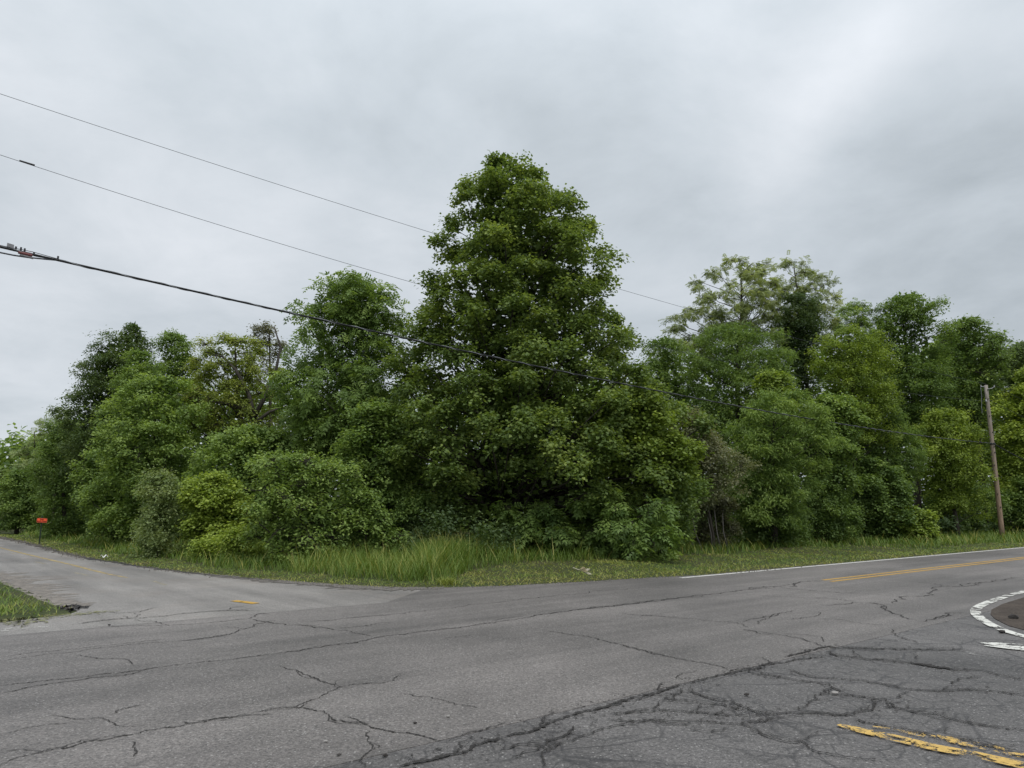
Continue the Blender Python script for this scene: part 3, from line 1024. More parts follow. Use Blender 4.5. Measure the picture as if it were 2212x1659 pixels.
def tree(name, label, rows, Y, sp, leaf, clump=.95, dens=1.0, depth=.85, cat='tree', group=None, seed=1, trunk_r=.16, tone=.45, front=.80,
         bare=False, sparse=False, hole=None, lob=.15, inner=.18, tmul=1.0, barkm=None, trunk_px=None, k_mul=1.0, ragged=.12):
    rg = np.random.default_rng(seed)
    E = Env(rows, Y)
    z0, z1 = E.z[0], E.z[-1]
    bx = float(E.X(z0 + .25 * (z1 - z0))) if trunk_px is None else float(at(trunk_px, 1100, Y)[0])
    gz = float(terrain(np.array([[bx, Y]]))[0]) - .05
    group = group or {'tree': 'trees at the edge of the wood', 'shrub': 'shrubs at the foot of the wood', 'bush': 'low bushes in the tall grass',
                      'sapling': 'saplings at the foot of the wood'}.get(cat)
    root = empty(name, (bx, Y, gz), label, cat, group)
    barkm = barkm or BARK
    # clump centres, spread evenly over the crown
    zs = np.linspace(z0, z1, 200)
    rs = E.R(zs)
    area = float(np.sum((rs[1:] + rs[:-1]) * np.diff(zs)))
    n = max(5, int(1.92 * area / clump ** 2 * dens))
    pr = np.cumsum(rs + .35 * clump)
    pr /= pr[-1]
    if cat != 'tree':
        lob = max(lob, .30)
    cs = np.zeros((0, 3))
    ph_l = rg.uniform(0, 2 * math.pi, 4)

    def lobe(z, th_):
        return 1 + lob * (math.sin(2 * th_ + ph_l[0] + z * .9) + .8 * math.sin(3 * th_ + ph_l[1] - z * 1.5) + .9 * math.sin(z * 1.9 + ph_l[2]) * math.cos(th_ + ph_l[3])) / 1.6

    info = []
    for i in range(n):
        best, bd = None, -1
        for _ in range(7):
            z = float(np.interp(rg.random(), pr, zs))
            s_ = clump * (.62 + .62 * rg.random() ** 1.3)
            th_ = rg.uniform(math.pi, 2 * math.pi) if rg.random() < front else rg.uniform(0, math.pi)
            R0 = float(E.R(z)) * lobe(z, th_)
            inn = rg.random() < inner
            rr = max(0.02, R0 - .58 * s_) * (rg.uniform(.25, .7) if inn else rg.uniform(.80, 1.08) + rg.normal() * (ragged if cat == 'tree' else max(ragged, .55)) * .4)
            zc = min(z, z1 - .80 * s_)
            c = np.array([float(E.X(z)) + rr * math.cos(th_), Y + depth * rr * math.sin(th_), zc])
            q = 9. if len(cs) == 0 else np.min(np.linalg.norm((cs - c) * [1, .7, 1.25], axis=1)) / s_
            if q > bd:
                best, bd = (c, s_, th_, R0, inn), q
        cs = np.vstack([cs, best[0]])
        info.append(best)
    if hole:
        def px_of(c):
            v_ = c - np.array([0, 0, EYE])
            f_ = v_[1] * math.cos(PITCH) + v_[2] * math.sin(PITCH)
            return 1106 + FPX * v_[0] / f_, 829.5 - FPX * (v_[2] * math.cos(PITCH) - v_[1] * math.sin(PITCH)) / f_
        info = [q for q in info if not (q[0][1] < Y + 1.5 and sum(((a_ - b_) / c_) ** 2 for a_, b_, c_ in zip(px_of(q[0]), hole[:2], hole[2:])) < 1)]
    LV = Leaves()
    tips = [] if (bare or sparse) else None
    gzc = gz
    tb = MB()
    ztop = z0 + (z1 - z0) * .9
    hh = np.linspace(0, 1, 9)
    tpts = []
    for q in hh:
        z = gz + (ztop - gz) * q
        x = bx + (float(E.X(ztop)) - bx) * q ** 1.3 + .06 * trunk_r * 10 * math.sin(q * 7 + seed)
        tpts.append((x, Y + .05 * math.sin(q * 5 + seed * 2), z))
    trs = [trunk_r * (1.25 if q == 0 else 1) * (1 - .9 * q) + .012 for q in hh]
    tpts[0] = (tpts[0][0], tpts[0][1], gz - .15)
    tb.tube(tpts, trs, 8)
    TP = np.array(tpts)
    bw = MB()
    for (c, s_, th_, R0, inn) in info:
        out = np.array([math.cos(th_), math.sin(th_), 0.])
        topness = (c[2] - z0) / (z1 - z0 + 1e-6)
        ax = nrmz(np.array([0, 0, .75 + .5 * topness]) + out * (.75 - .45 * topness) + rg.normal(size=3) * .18)
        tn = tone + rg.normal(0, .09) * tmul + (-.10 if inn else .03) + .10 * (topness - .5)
        clump_leaves(LV, rg, c, ax, s_, sp, Y, tn, tips, k_mul)
        # its bough
        hd = math.hypot(c[0] - bx, c[1] - Y)
        zt = max(gz + .12 * (ztop - gz), min(ztop - .1, c[2] - .55 * hd - .15 * rg.random()))
        qx = np.array([np.interp(zt, TP[:, 2], TP[:, k]) for k in (0, 1)] + [zt])
        L = np.linalg.norm(c - qx)
        md = qx + (c - qx) * .5 + np.array([0, 0, -.05 * L]) + rg.normal(size=3) * .06 * L
        r0 = (.011 + .010 * L) * (1.2 if bare else .85)
        bw.tube([qx, qx * .55 + md * .45 + rg.normal(size=3) * .03 * L, md, md * .4 + c * .6 + rg.normal(size=3) * .04 * L, c], [r0, r0 * .8, r0 * .62, r0 * .45, r0 * .25], 5, False)
    if tips:
        st = len(tips) if sparse or bare else 0
        for a, b in tips[:st]:
            bw.tube([a, (a + b) / 2 + rg.normal(size=3) * .05, b], [.013, .010, .006], 3, False)
    # a few big leaves in the heart of the crown so that it is not hollow
    if not sparse:
        ni = int(area * 60 * dens)
        z = np.interp(rg.random(ni), pr, zs)
        R0 = E.R(z) * np.sqrt(rg.random(ni)) * .66
        a = rg.uniform(0, 2 * math.pi, ni)
        p = np.column_stack([E.X(z) + R0 * np.cos(a), Y + depth * R0 * np.sin(a), np.minimum(z, z1 - .3)])
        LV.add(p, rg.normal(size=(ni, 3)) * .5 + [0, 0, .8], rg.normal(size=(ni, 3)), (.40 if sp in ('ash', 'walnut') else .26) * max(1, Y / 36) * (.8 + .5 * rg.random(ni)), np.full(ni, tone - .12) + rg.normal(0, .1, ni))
    tb.build('trunk', barkm, root, True)
    bo = bw.build('branchwork', barkm, root, True)
    bo['kind'] = 'stuff'
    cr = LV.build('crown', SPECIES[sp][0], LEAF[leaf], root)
    cr['kind'] = 'stuff'
    return root, E


# ---- the tall maple in the middle
mt_, _ = tree('maple_tree', 'tall conical maple at the corner of the wood, the tallest tree of all', [
    (338, 1072, 1100), (358, 1044, 1142), (388, 1014, 1180), (425, 990, 1228), (478, 970, 1274), (538, 952, 1312), (598, 940, 1318), (658, 914, 1345), (720, 898, 1340),
    (770, 884, 1362), (830, 864, 1405), (900, 850, 1462), (960, 836, 1484), (1020, 832, 1480), (1085, 850, 1440), (1120, 930, 1330)],
     28.6, 'maple', 'maple', clump=.92, dens=1.12, depth=.86, seed=11, trunk_r=.34, tone=.44, trunk_px=1100, inner=.2, ragged=.2, lob=.03, hole=(1140, 1078, 150, 62))
for pts, r0 in (([(1098, 1130), (1112, 1080), (1150, 1042), (1205, 1012), (1270, 985), (1330, 965)], .15), ([(1096, 1120), (1075, 1060), (1040, 1010), (985, 975)], .13), ([(1102, 1110), (1135, 1072), (1190, 1055), (1260, 1050), (1320, 1060)], .10),
                ([(1094, 1130), (1040, 1085), (985, 1068), (925, 1062)], .09), ([(1101, 1090), (1098, 1030), (1112, 960), (1105, 880)], .16)):
    b = MB()
    L_ = [at(x + 3 * math.sin(k * 2.3), y, 27.6 - .28 * k) for k, (x, y) in enumerate(pts)]
    L_[0] = at(pts[0][0], pts[0][1], 28.5)
    b.tube(L_, list(np.linspace(r0, .035, len(L_))), 7)
    b.build('limb', BARK, mt_, True)
tree('maple_sapling', 'bright leafy sapling under the right skirt of the tall maple', [
    (1046, 1300, 1340), (1075, 1260, 1385), (1110, 1225, 1405), (1150, 1215, 1400), (1198, 1240, 1380)], 25.0, 'ash', 'mid', clump=.42, cat='sapling', seed=12, trunk_r=.03, tone=.30, depth=1.1, tmul=1.6, sparse=True, dens=.42, ragged=.7)
tree('maple_sapling', 'small drooping sapling in the dark hollow below the tall maple', [
    (1085, 1120, 1180), (1110, 1100, 1200), (1150, 1095, 1215), (1190, 1110, 1190)], 25.2, 'ash', 'mid', clump=.4, cat='sapling', seed=13, trunk_r=.03, tone=.32, depth=1.0, sparse=True, dens=.5, ragged=.5)
tree('maple_right_bough', 'yellow green right bough of the tall maple, modelled as a separate crown', [
    (828, 1330, 1390), (850, 1300, 1425), (890, 1280, 1452), (930, 1275, 1470), (975, 1285, 1495), (1010, 1330, 1500), (1045, 1380, 1490)], 25.6, 'maple', 'fresh', clump=.8, seed=14, trunk_r=.09, tone=.20, depth=.55)  # right bough of the tall maple; its brightness is put into the leaf colour
tree('understory_tree', 'low dark leafy bush to the right below the bright young maple', [
    (1030, 1400, 1490), (1070, 1385, 1500), (1120, 1390, 1505), (1175, 1400, 1490)], 27.0, 'oval', 'mid', clump=.6, cat='shrub', seed=15, trunk_r=.04, tone=.35, depth=.6)
tree('understory_tree', 'dim leafy bush at the grass edge left of the maple hollow', [
    (1060, 860, 940), (1100, 840, 985), (1150, 850, 1000), (1185, 870, 990)], 26.0, 'oval', 'mid', clump=.65, cat='shrub', seed=16, trunk_r=.04, tone=.3, depth=.6)

# ---- left of the maple
tree('ash_tree', 'tall round topped ash standing just left of the tall maple', [
    (590, 745, 800), (605, 690, 832), (635, 664, 848), (670, 652, 858), (720, 640, 870), (780, 622, 885), (840, 600, 895), (880, 592, 895), (930, 605, 890), (1000, 640, 880)],
     30.0, 'ash', 'mid', clump=1.0, seed=21, trunk_r=.24, tone=.42, depth=.75, trunk_px=800, dens=1.0)
tree('elm_tree', 'mid green tree with long drooping sprays below the round topped ash', [
    (860, 780, 840), (890, 745, 870), (940, 735, 885), (1000, 730, 890), (1060, 735, 885), (1120, 745, 880), (1175, 760, 870)], 26.4, 'elm', 'mid', clump=.8, seed=22, trunk_r=.12, tone=.45, depth=.65)
tree('dogwood_shrub', 'large yellow green rounded shrub behind the tall grass left of centre', [
    (972, 610, 680), (1000, 575, 735), (1050, 552, 750), (1100, 548, 760), (1150, 555, 760), (1205, 590, 735)], 22.8, 'oval', 'mid', clump=.62, cat='shrub', seed=23, trunk_r=.07, tone=.60, depth=.6, bare=True, tmul=1.3)
tree('spindly_shrub', 'thin twiggy shrub with sparse leaves right of the rounded shrub', [
    (1060, 760, 800), (1100, 740, 835), (1150, 735, 850), (1190, 750, 840)], 23.2, 'oval', 'mid', clump=.5, cat='shrub', seed=24, trunk_r=.03, tone=.5, depth=.5, sparse=True, dens=.8)
lt, _ = tree('locust_tree', 'thin yellow green tree with wide dark limbs behind the left shrubs', [
    (722, 480, 540), (745, 435, 575), (790, 405, 600), (840, 385, 615), (880, 380, 620), (920, 420, 622), (950, 470, 620)], 36.5, 'oval', 'yellow', clump=.72, seed=25, trunk_r=.24, tone=.46, depth=.55, bare=True, dens=.66, trunk_px=549, inner=.15)
for pts in ([(549, 905), (525, 882), (490, 872), (450, 866), (405, 858), (350, 848)], [(550, 900), (575, 850), (598, 800), (606, 750), (590, 705)], [(549, 900), (535, 850), (512, 800), (480, 770), (440, 760)],
            [(551, 915), (580, 890), (610, 880)]):
    b = MB()
    L_ = [at(x + 2 * math.sin(k * 2.1), y, 35.4 + .15 * k) for k, (x, y) in enumerate(pts)]
    b.tube(L_, list(np.linspace(.13, .03, len(L_))), 7)
    b.build('limb', BARK, lt, True)
tree('bronze_tipped_tree', 'bare looking tree with bronze tips beside the left shoulder of the ash', [
    (690, 560, 600), (715, 530, 618), (760, 520, 628), (810, 530, 630), (850, 545, 625)], 44.0, 'oval', 'brown', clump=.85, seed=26, trunk_r=.2, tone=.4, depth=.7, bare=True, sparse=True, dens=.55, trunk_px=600, k_mul=.75)
tree('woodland_tree', 'leafy tree filling the gap behind the yellow green rounded shrub', [
    (915, 500, 620), (950, 440, 640), (1000, 425, 650), (1060, 430, 640), (1120, 440, 630), (1165, 450, 600)], 29.5, 'elm', 'mid', clump=.85, seed=27, trunk_r=.12, tone=.52, depth=.6)
tree('woodland_tree', 'light crowned tree rising between the dark tree and the thin locust', [
    (716, 355, 392), (735, 340, 418), (780, 335, 432), (830, 340, 440), (900, 345, 445)], 46.0, 'oval', 'mid', clump=1.0, seed=28, trunk_r=.16, tone=.42, depth=.7)
tree('dark_tree', 'tall dark green tree with a stepped left outline near the far left', [
    (697, 275, 305), (715, 255, 320), (740, 222, 330), (775, 180, 338), (820, 158, 345), (870, 148, 350), (930, 150, 350), (1000, 160, 350), (1060, 170, 340)],
     45.0, 'oval', 'deep', clump=1.1, dens=1.35, seed=29, trunk_r=.26, tone=.5, depth=.75)
tree('woodland_tree', 'lighter green tree standing in front of the tall dark tree', [
    (752, 285, 325), (775, 262, 345), (815, 245, 372), (870, 240, 385), (930, 235, 390)], 40.0, 'oval', 'mid', clump=.95, seed=30, trunk_r=.14, tone=.4, depth=.65)
tree('elm_tree', 'broad fresh green tree with layered boughs above the grey shrub', [
    (806, 330, 385), (830, 285, 410), (870, 245, 430), (920, 222, 445), (980, 205, 450), (1040, 200, 450), (1100, 210, 440), (1150, 230, 420)], 34.0, 'elm', 'mid', clump=.95, seed=31, trunk_r=.2, tone=.56, depth=.65)
tree('elm_tree', 'spreading low boughed tree behind the orange road sign', [
    (960, 205, 260), (990, 178, 290), (1040, 165, 310), (1090, 165, 315), (1140, 190, 320), (1168, 220, 300)], 37.0, 'elm', 'mid', clump=.85, seed=32, trunk_r=.12, tone=.50, depth=.6)
tree('woodland_tree', 'dull green tree at the bend behind the orange sign', [
    (905, 120, 165), (940, 95, 185), (990, 82, 200), (1050, 78, 210), (1110, 85, 210), (1152, 100, 200)], 47.0, 'oval', 'mid', clump=1.0, seed=33, trunk_r=.16, tone=.34, depth=.6)
tree('feathery_tree', 'thin feathery topped tree left of the tall dark tree', [
    (876, 125, 145), (900, 108, 160), (935, 98, 172), (985, 92, 180)], 56.0, 'walnut', 'grey', clump=1.0, seed=34, trunk_r=.14, tone=.5, depth=.7, sparse=True, k_mul=.8)
tree('feathery_tree', 'pale grey feathery tree second from the left edge', [
    (915, 70, 90), (945, 45, 105), (985, 35, 118), (1040, 30, 120), (1100, 30, 120)], 62.0, 'walnut', 'grey', clump=1.2, seed=35, trunk_r=.16, tone=.55, depth=.7, sparse=True)
tree('woodland_tree', 'leafy green tree low down at the far end of the left verge', [
    (1010, 20, 60), (1040, 0, 85), (1080, -10, 95), (1140, 0, 90)], 57.0, 'oval', 'mid', clump=1.1, seed=36, trunk_r=.14, tone=.32, depth=.6)
tree('woodland_tree', 'farthest grey green tree cut by the left edge of the picture', [
    (1012, -40, 10), (1040, -70, 32), (1090, -80, 40), (1140, -70, 35)], 72.0, 'oval', 'grey', clump=1.5, seed=37, trunk_r=.16, tone=.45, depth=.6)
tree('olive_shrub', 'grey leaved upright shrub at the edge of the left grass', [
    (1012, 335, 368), (1035, 315, 385), (1080, 298, 395), (1140, 294, 395), (1196, 310, 385)], 26.5, 'fine', 'grey', clump=.6, cat='shrub', seed=38, trunk_r=.05, tone=.66, depth=.6)
tree('bright_shrub', 'bright lime green shrub right of the grey leaved shrub', [
    (1022, 440, 490), (1045, 405, 520), (1085, 392, 535), (1130, 400, 530), (1165, 415, 500)], 26.8, 'elm', 'fresh', clump=.5, cat='shrub', seed=39, trunk_r=.05, tone=.42, depth=.6)
tree('low_bush', 'low rounded lime bush in the grass, the left one of two', [
    (1156, 440, 465), (1166, 424, 478), (1190, 422, 480)], 24.2, 'fine', 'fresh', clump=.32, cat='bush', seed=40, trunk_r=.02, tone=.55, depth=.8, dens=.9)
tree('low_bush', 'low ragged lime bush beside the yellow green rounded shrub', [
    (1137, 520, 545), (1155, 495, 553), (1180, 484, 556), (1198, 490, 552)], 23.8, 'fine', 'fresh', clump=.36, cat='bush', seed=41, trunk_r=.02, tone=.5, depth=.8, dens=.9)

# ---- right of the maple
tree('olive_shrub', 'brownish grey shrub with fine leaves right of the bright young maple', [
    (878, 1470, 1500), (905, 1450, 1530), (950, 1455, 1565), (1000, 1475, 1588), (1040, 1485, 1585), (1085, 1495, 1560)], 29.0, 'fine', 'olive', clump=.6, cat='shrub', seed=51, trunk_r=.06, tone=.62, depth=.6)
tree('walnut_tree', 'open crowned pale walnut with bare branch ends against the sky', [
    (562, 1575, 1625), (580, 1535, 1660), (610, 1508, 1690), (650, 1480, 1700), (680, 1440, 1705), (720, 1430, 1705), (770, 1440, 1700)], 44.0, 'walnut', 'pale', clump=.72, seed=52, trunk_r=.26, tone=.20, depth=.8, sparse=True, dens=.72, inner=.3, trunk_px=1600)
tree('walnut_tree', 'second pale walnut top right of the open crowned walnut', [
    (560, 1690, 1745), (580, 1665, 1765), (615, 1655, 1792), (655, 1660, 1805), (700, 1680, 1800), (740, 1700, 1790)], 45.0, 'walnut', 'pale', clump=.72, seed=53, trunk_r=.2, tone=.20, depth=.8, sparse=True, dens=.62, inner=.3)
tree('ivy_clad_tree', 'very dark dense tree column in front of the second walnut', [
    (628, 1700, 1735), (655, 1680, 1772), (690, 1672, 1792), (730, 1672, 1785), (780, 1690, 1775), (830, 1700, 1770), (870, 1700, 1765)], 42.0, 'oval', 'deep', clump=.95, seed=54, trunk_r=.2, tone=.32, depth=.7)
tree('woodland_tree', 'dark green tree top in the gap right of the tall maple', [
    (722, 1410, 1455), (745, 1392, 1480), (790, 1385, 1495), (850, 1385, 1500), (920, 1400, 1500)], 38.0, 'oval', 'mid', clump=.95, seed=55, trunk_r=.16, tone=.32, depth=.7)
tree('cherry_tree', 'tall soft green cherry standing below the open crowned walnut', [
    (690, 1560, 1620), (720, 1510, 1680), (780, 1480, 1710), (840, 1465, 1720), (900, 1470, 1700), (960, 1490, 1660)], 37.0, 'lance', 'mid', clump=.95, seed=56, trunk_r=.2, tone=.42, depth=.6)
tree('cherry_tree', 'cherry with long hanging leaves leaning out over the right verge', [
    (835, 1640, 1700), (860, 1600, 1745), (900, 1575, 1775), (950, 1565, 1792), (1000, 1570, 1785), (1050, 1580, 1750), (1100, 1575, 1740), (1140, 1590, 1725)], 31.5, 'lance', 'mid', clump=.8, seed=57, trunk_r=.14, tone=.50, depth=.7)
tree('woodland_tree', 'small bright topped maple between the cherry and the dark column', [
    (800, 1650, 1690), (830, 1630, 1710), (870, 1620, 1720)], 34.5, 'maple', 'fresh', clump=.7, seed=58, trunk_r=.09, tone=.25, depth=.6)
tree('yellow_green_tree', 'large yellow green tree right of the dark column', [
    (704, 1800, 1850), (730, 1770, 1895), (780, 1755, 1930), (830, 1750, 1938), (880, 1745, 1935), (950, 1745, 1920)], 39.3, 'oval', 'fresh', clump=.85, seed=59, trunk_r=.18, tone=.26, depth=.7)
tree('woodland_tree', 'leafy green tree below the large yellow green tree', [
    (848, 1760, 1815), (880, 1740, 1845), (940, 1730, 1855), (1000, 1735, 1850), (1060, 1745, 1840)], 35.5, 'maple', 'mid', clump=.8, seed=60, trunk_r=.12, tone=.4, depth=.6)
tree('tall_oak', 'tall rounded dark green tree right of the yellow green tree', [
    (632, 1920, 1985), (650, 1892, 2015), (690, 1870, 2034), (740, 1860, 2042), (800, 1865, 2045), (870, 1880, 2045), (940, 1900, 2040)], 49.0, 'oval', 'mid', clump=1.15, seed=61, trunk_r=.26, tone=.30, depth=.8)
tree('open_oak', 'open topped tree with flat sprays left of the wooden pole', [
    (684, 2060, 2110), (705, 2042, 2150), (740, 2035, 2172), (790, 2035, 2165), (850, 2040, 2150), (920, 2045, 2140)], 54.0, 'oval', 'mid', clump=1.15, seed=62, trunk_r=.2, tone=.34, depth=.8, bare=True, dens=.85)
tree('feathery_tree', 'thin branched tree bridging the gap between second walnut and tall oak', [
    (652, 1840, 1880), (675, 1805, 1900), (710, 1790, 1910), (760, 1790, 1910), (820, 1795, 1905)], 50.0, 'walnut', 'mid', clump=.8, seed=74, trunk_r=.18, tone=.5, depth=.7, sparse=True, dens=.8)
tree('woodland_tree', 'green crown filling behind the open topped tree and the tall oak', [
    (720, 2010, 2070), (760, 1985, 2120), (820, 1980, 2150), (900, 1985, 2150), (980, 1990, 2140)], 60.0, 'oval', 'mid', clump=1.4, seed=75, trunk_r=.2, tone=.42, depth=.6)
tree('woodland_tree', 'dark wooded crown at the right edge far behind the pole', [
    (738, 2190, 2260), (765, 2150, 2310), (820, 2130, 2330), (900, 2130, 2340)], 62.0, 'oval', 'deep', clump=1.4, seed=63, trunk_r=.2, tone=.6, depth=.7)
tree('yellow_green_tree', 'light yellow green tree right of the wooden pole at the picture edge', [
    (785, 2205, 2260), (830, 2175, 2300), (890, 2155, 2320), (960, 2150, 2330), (1040, 2150, 2330), (1110, 2160, 2310)], 51.0, 'elm', 'fresh', clump=1.0, seed=64, trunk_r=.16, tone=.48, depth=.6)
tree('yellow_green_tree', 'low spreading yellow green tree just left of the wooden pole', [
    (882, 2010, 2060), (905, 1985, 2105), (950, 1965, 2128), (1000, 1970, 2130), (1050, 1985, 2125), (1100, 2000, 2120)], 45.5, 'oval', 'fresh', clump=.95, seed=65, trunk_r=.14, tone=.34, depth=.5)
tree('woodland_tree', 'dull green tree standing between two yellow green trees', [
    (860, 1880, 1930), (900, 1855, 1965), (960, 1840, 1985), (1020, 1840, 1985), (1080, 1850, 1975)], 40.5, 'lance', 'mid', clump=.9, seed=66, trunk_r=.14, tone=.28, depth=.6)
tree('understory_tree', 'dark bush with broad leaves standing on the right verge bank', [
    (985, 1850, 1900), (1020, 1832, 1940), (1080, 1830, 1950), (1130, 1838, 1945), (1166, 1850, 1930)], 38.2, 'maple', 'mid', clump=.65, cat='shrub', seed=67, trunk_r=.06, tone=.26, depth=.6)
tree('bright_sapling', 'bright small maple sapling on the right bank', [
    (1090, 1950, 1985), (1110, 1936, 2005), (1140, 1935, 2012), (1162, 1945, 2005)], 37.6, 'maple', 'fresh', clump=.5, cat='sapling', seed=68, trunk_r=.03, tone=.26, depth=.6)
tree('understory_tree', 'dark thicket bush below the hanging cherry', [
    (1040, 1600, 1700), (1075, 1575, 1735), (1120, 1575, 1745), (1172, 1590, 1730)], 32.2, 'oval', 'mid', clump=.65, cat='shrub', seed=69, trunk_r=.05, tone=.24, depth=.5)
tree('understory_tree', 'dark leafy bush between the cherry and the broad leaved bush', [
    (1030, 1740, 1800), (1070, 1725, 1840), (1120, 1730, 1845), (1168, 1740, 1835)], 35.0, 'oval', 'mid', clump=.65, cat='shrub', seed=70, trunk_r=.05, tone=.26, depth=.5)
tk_, _ = tree('spindly_shrub', 'bare stemmed brown thicket below the brownish grey shrub', [
    (1060, 1500, 1560), (1100, 1490, 1590), (1150, 1495, 1590), (1178, 1500, 1580)], 30.5, 'oval', 'brown', clump=.55, cat='shrub', seed=71, trunk_r=.04, tone=.2, depth=.5, sparse=True, dens=.7)
rgs = np.random.default_rng(31)
for k in range(5):
    x0 = 1494 + 20 * k + rgs.uniform(-5, 5)
    x1 = x0 + rgs.uniform(-28, 28)
    L_ = [at(x0, 1186, 28.6 + .1 * k), at(x0 * .6 + x1 * .4 + rgs.uniform(-5, 5), 1150, 28.6 + .1 * k), at(x1, 1092 + rgs.uniform(-22, 22), 28.8 + .1 * k)]
    b = MB()
    b.tube(L_, [.035, .024, .010], 6)
    b.build('stem', BARK_GREY, tk_, True)
tree('understory_tree', 'dim bush in the shade just left of the pole foot', [
    (1030, 2030, 2100), (1070, 2010, 2130), (1120, 2015, 2135), (1152, 2030, 2125)], 48.5, 'oval', 'mid', clump=.8, cat='shrub', seed=72, trunk_r=.05, tone=.24, depth=.5)
tree('understory_tree', 'green bush on the verge right of the pole foot', [
    (1030, 2190, 2260), (1070, 2170, 2300), (1110, 2170, 2310), (1140, 2180, 2300)], 50.0, 'oval', 'mid', clump=.8, cat='shrub', seed=73, trunk_r=.05, tone=.34, depth=.5)

# ---- the wood behind, which reads as one mass
rg = np.random.default_rng(5)
pxs = [-150, 0, 300, 600, 1106, 1500, 1900, 2400]
Yb = [92, 84, 56, 48, 42, 50, 62, 72]
tops = [1070, 1030, 840, 850, 850, 790, 755, 780]
LV = Leaves()
for i in range(1500):
    px = rg.uniform(-150, 2400)
    Y = float(np.interp(px, pxs, Yb)) + rg.uniform(-2.5, 7)
    tp = float(np.interp(px, pxs, tops))
    py = rg.uniform(tp, 1150) if i < 1000 else rg.uniform(960, 1150)
    c = at(px, py, Y)
    s_ = 1.8 * rg.uniform(.7, 1.3)
    clump_leaves(LV, rg, c, nrmz(np.array([0, -.5, .8]) + rg.normal(size=3) * .2), s_, 'oval', Y * 3.1, .42 + rg.normal(0, .14), None, .24)
wb = LV.build('woodland', 'oval', LEAF['mid'])
tag(wb, 'dark interior of the wood behind the edge trees', None, None, 'stuff')

# leafy undergrowth along the foot of the wood
LV = Leaves()
EW = EDGE
seg = np.linalg.norm(np.diff(EW, axis=0), axis=1)
cum = np.concatenate([[0], np.cumsum(seg)])


def edge_at(s_):
    return np.array([np.interp(s_, cum, EW[:, k]) for k in (0, 1)])


def edge_n(s_):
    t = edge_at(s_ + .6) - edge_at(s_ - .6)
    t /= np.linalg.norm(t)
    return np.array([-t[1], t[0]])


sA, sB = cum[4] - 8, cum[-7] + 45
for i in range(310):
    s_ = rg.uniform(sA, sB)
    q = edge_at(s_)
    cdist = np.hypot(*q)
    off = rg.uniform(5.6, 11.5) + (2.6 if -3 < q[0] < 10 and q[1] < 24 else 0)
    nn_ = edge_n(s_)
    xy = q + nn_ * off
    if xy[1] < 10:
        continue
    z = float(terrain(xy[None])[0])
    sz = rg.uniform(.4, .85)
    c = np.array([*xy, z + sz * rg.uniform(.25, 1.9)])
    clump_leaves(LV, rg, c, nrmz(np.array([0, -.45, .8])), sz, 'oval', xy[1] * 1.2, .34 + rg.normal(0, .14), None, .5)
ug = LV.build('undergrowth', 'oval', LEAF['deep'])
tag(ug, 'leafy undergrowth along the foot of the wood', None, None, 'stuff')

# ------------------------------------------------------------------ grass
TMPL['blade'] = (np.array([(0, -.5, 0), (0, .5, 0), (.45, -.38, .07), (.45, .38, .07), (1, 0, .34)], float), [(0, 1, 3, 2), (2, 3, 4)])


def blades(name, P, hgt, wid, tint, bend, label, rg, flat=0.0):
    n = len(P)
    z = np.maximum(terrain(P) - .01, -.01)
    base = np.column_stack([P, z])
    a = rg.uniform(0, 2 * math.pi, n)
    up = np.column_stack([np.cos(a) * bend, np.sin(a) * bend, np.ones(n)])
    up += rg.normal(size=(n, 3)) * .1
    if flat:
        up[:, 2] *= rg.uniform(1 - flat, 1, n)
    d = nrmz(up)
    nr_ = nrmz(np.column_stack([np.cos(a), np.sin(a), np.zeros(n)]))
    nr_ = nrmz(nr_ - d * (d * nr_).sum(-1, keepdims=True))
    b = np.cross(nr_, d)
    v, f = TMPL['blade']
    k = len(v)
    V_ = (base[:, None, :] + hgt[:, None, None] * (v[None, :, 0:1] * d[:, None, :] + v[None, :, 2:3] * nr_[:, None, :])
          + wid[:, None, None] * v[None, :, 1:2] * b[:, None, :]).reshape(-1, 3)
    fl = np.array([i for q in f for i in q])
    C_ = (np.arange(n)[:, None] * k + fl[None, :]).ravel()
    o = fast_mesh(name, V_, C_, np.tile([4, 3], n), GRASS_M, tint=np.repeat(np.clip(tint, 0, 1), 2))
    return tag(o, label, None, None, 'stuff')


rg = np.random.default_rng(77)
# candidates along the wood-side verge, density falling with distance
ss, of = [], []
n_c = 215000
s_ = rg.uniform(sA, sB, n_c)
off = rg.uniform(.02, 12, n_c)
q = np.column_stack([np.interp(s_, cum, EW[:, 0]), np.interp(s_, cum, EW[:, 1])])
tt = np.column_stack([np.interp(s_ + .6, cum, EW[:, 0]), np.interp(s_ + .6, cum, EW[:, 1])]) - np.column_stack([np.interp(s_ - .6, cum, EW[:, 0]), np.interp(s_ - .6, cum, EW[:, 1])])
tt = nrmz(tt)
xy = q + np.column_stack([-tt[:, 1], tt[:, 0]]) * off[:, None]
dd = np.linalg.norm(xy, axis=1)
keep = (rg.random(n_c) < np.clip((21.0 / dd) ** 1.6, 0, 1)) & (xy[:, 1] > 9)
xy, off, s_, dd = xy[keep], off[keep], s_[keep], dd[keep]
d_ = sdist(xy)
keep = d_ > .05 - .16 * (vnoise(xy, 2.6, 12) - .35)
xy, off, s_, dd, d_ = xy[keep], off[keep], s_[keep], dd[keep], d_[keep]
azp = 1106 + FPX * (xy[:, 0] / xy[:, 1]) * .985       # rough picture column, used only to choose where the mower has been
mown_w = np.interp(azp, [-50, 100, 300, 500, 700, 900, 985, 1030, 1200, 1500, 1800, 1950, 2250],
                   [2.0, 1.6, 1.5, 1.4, 1.3, 1.1, 1.0, 3.6, 4.2, 4.4, 4.6, 2.0, 1.6])
mown_w = mown_w + (vnoise(xy, .8, 4) - .5) * .9
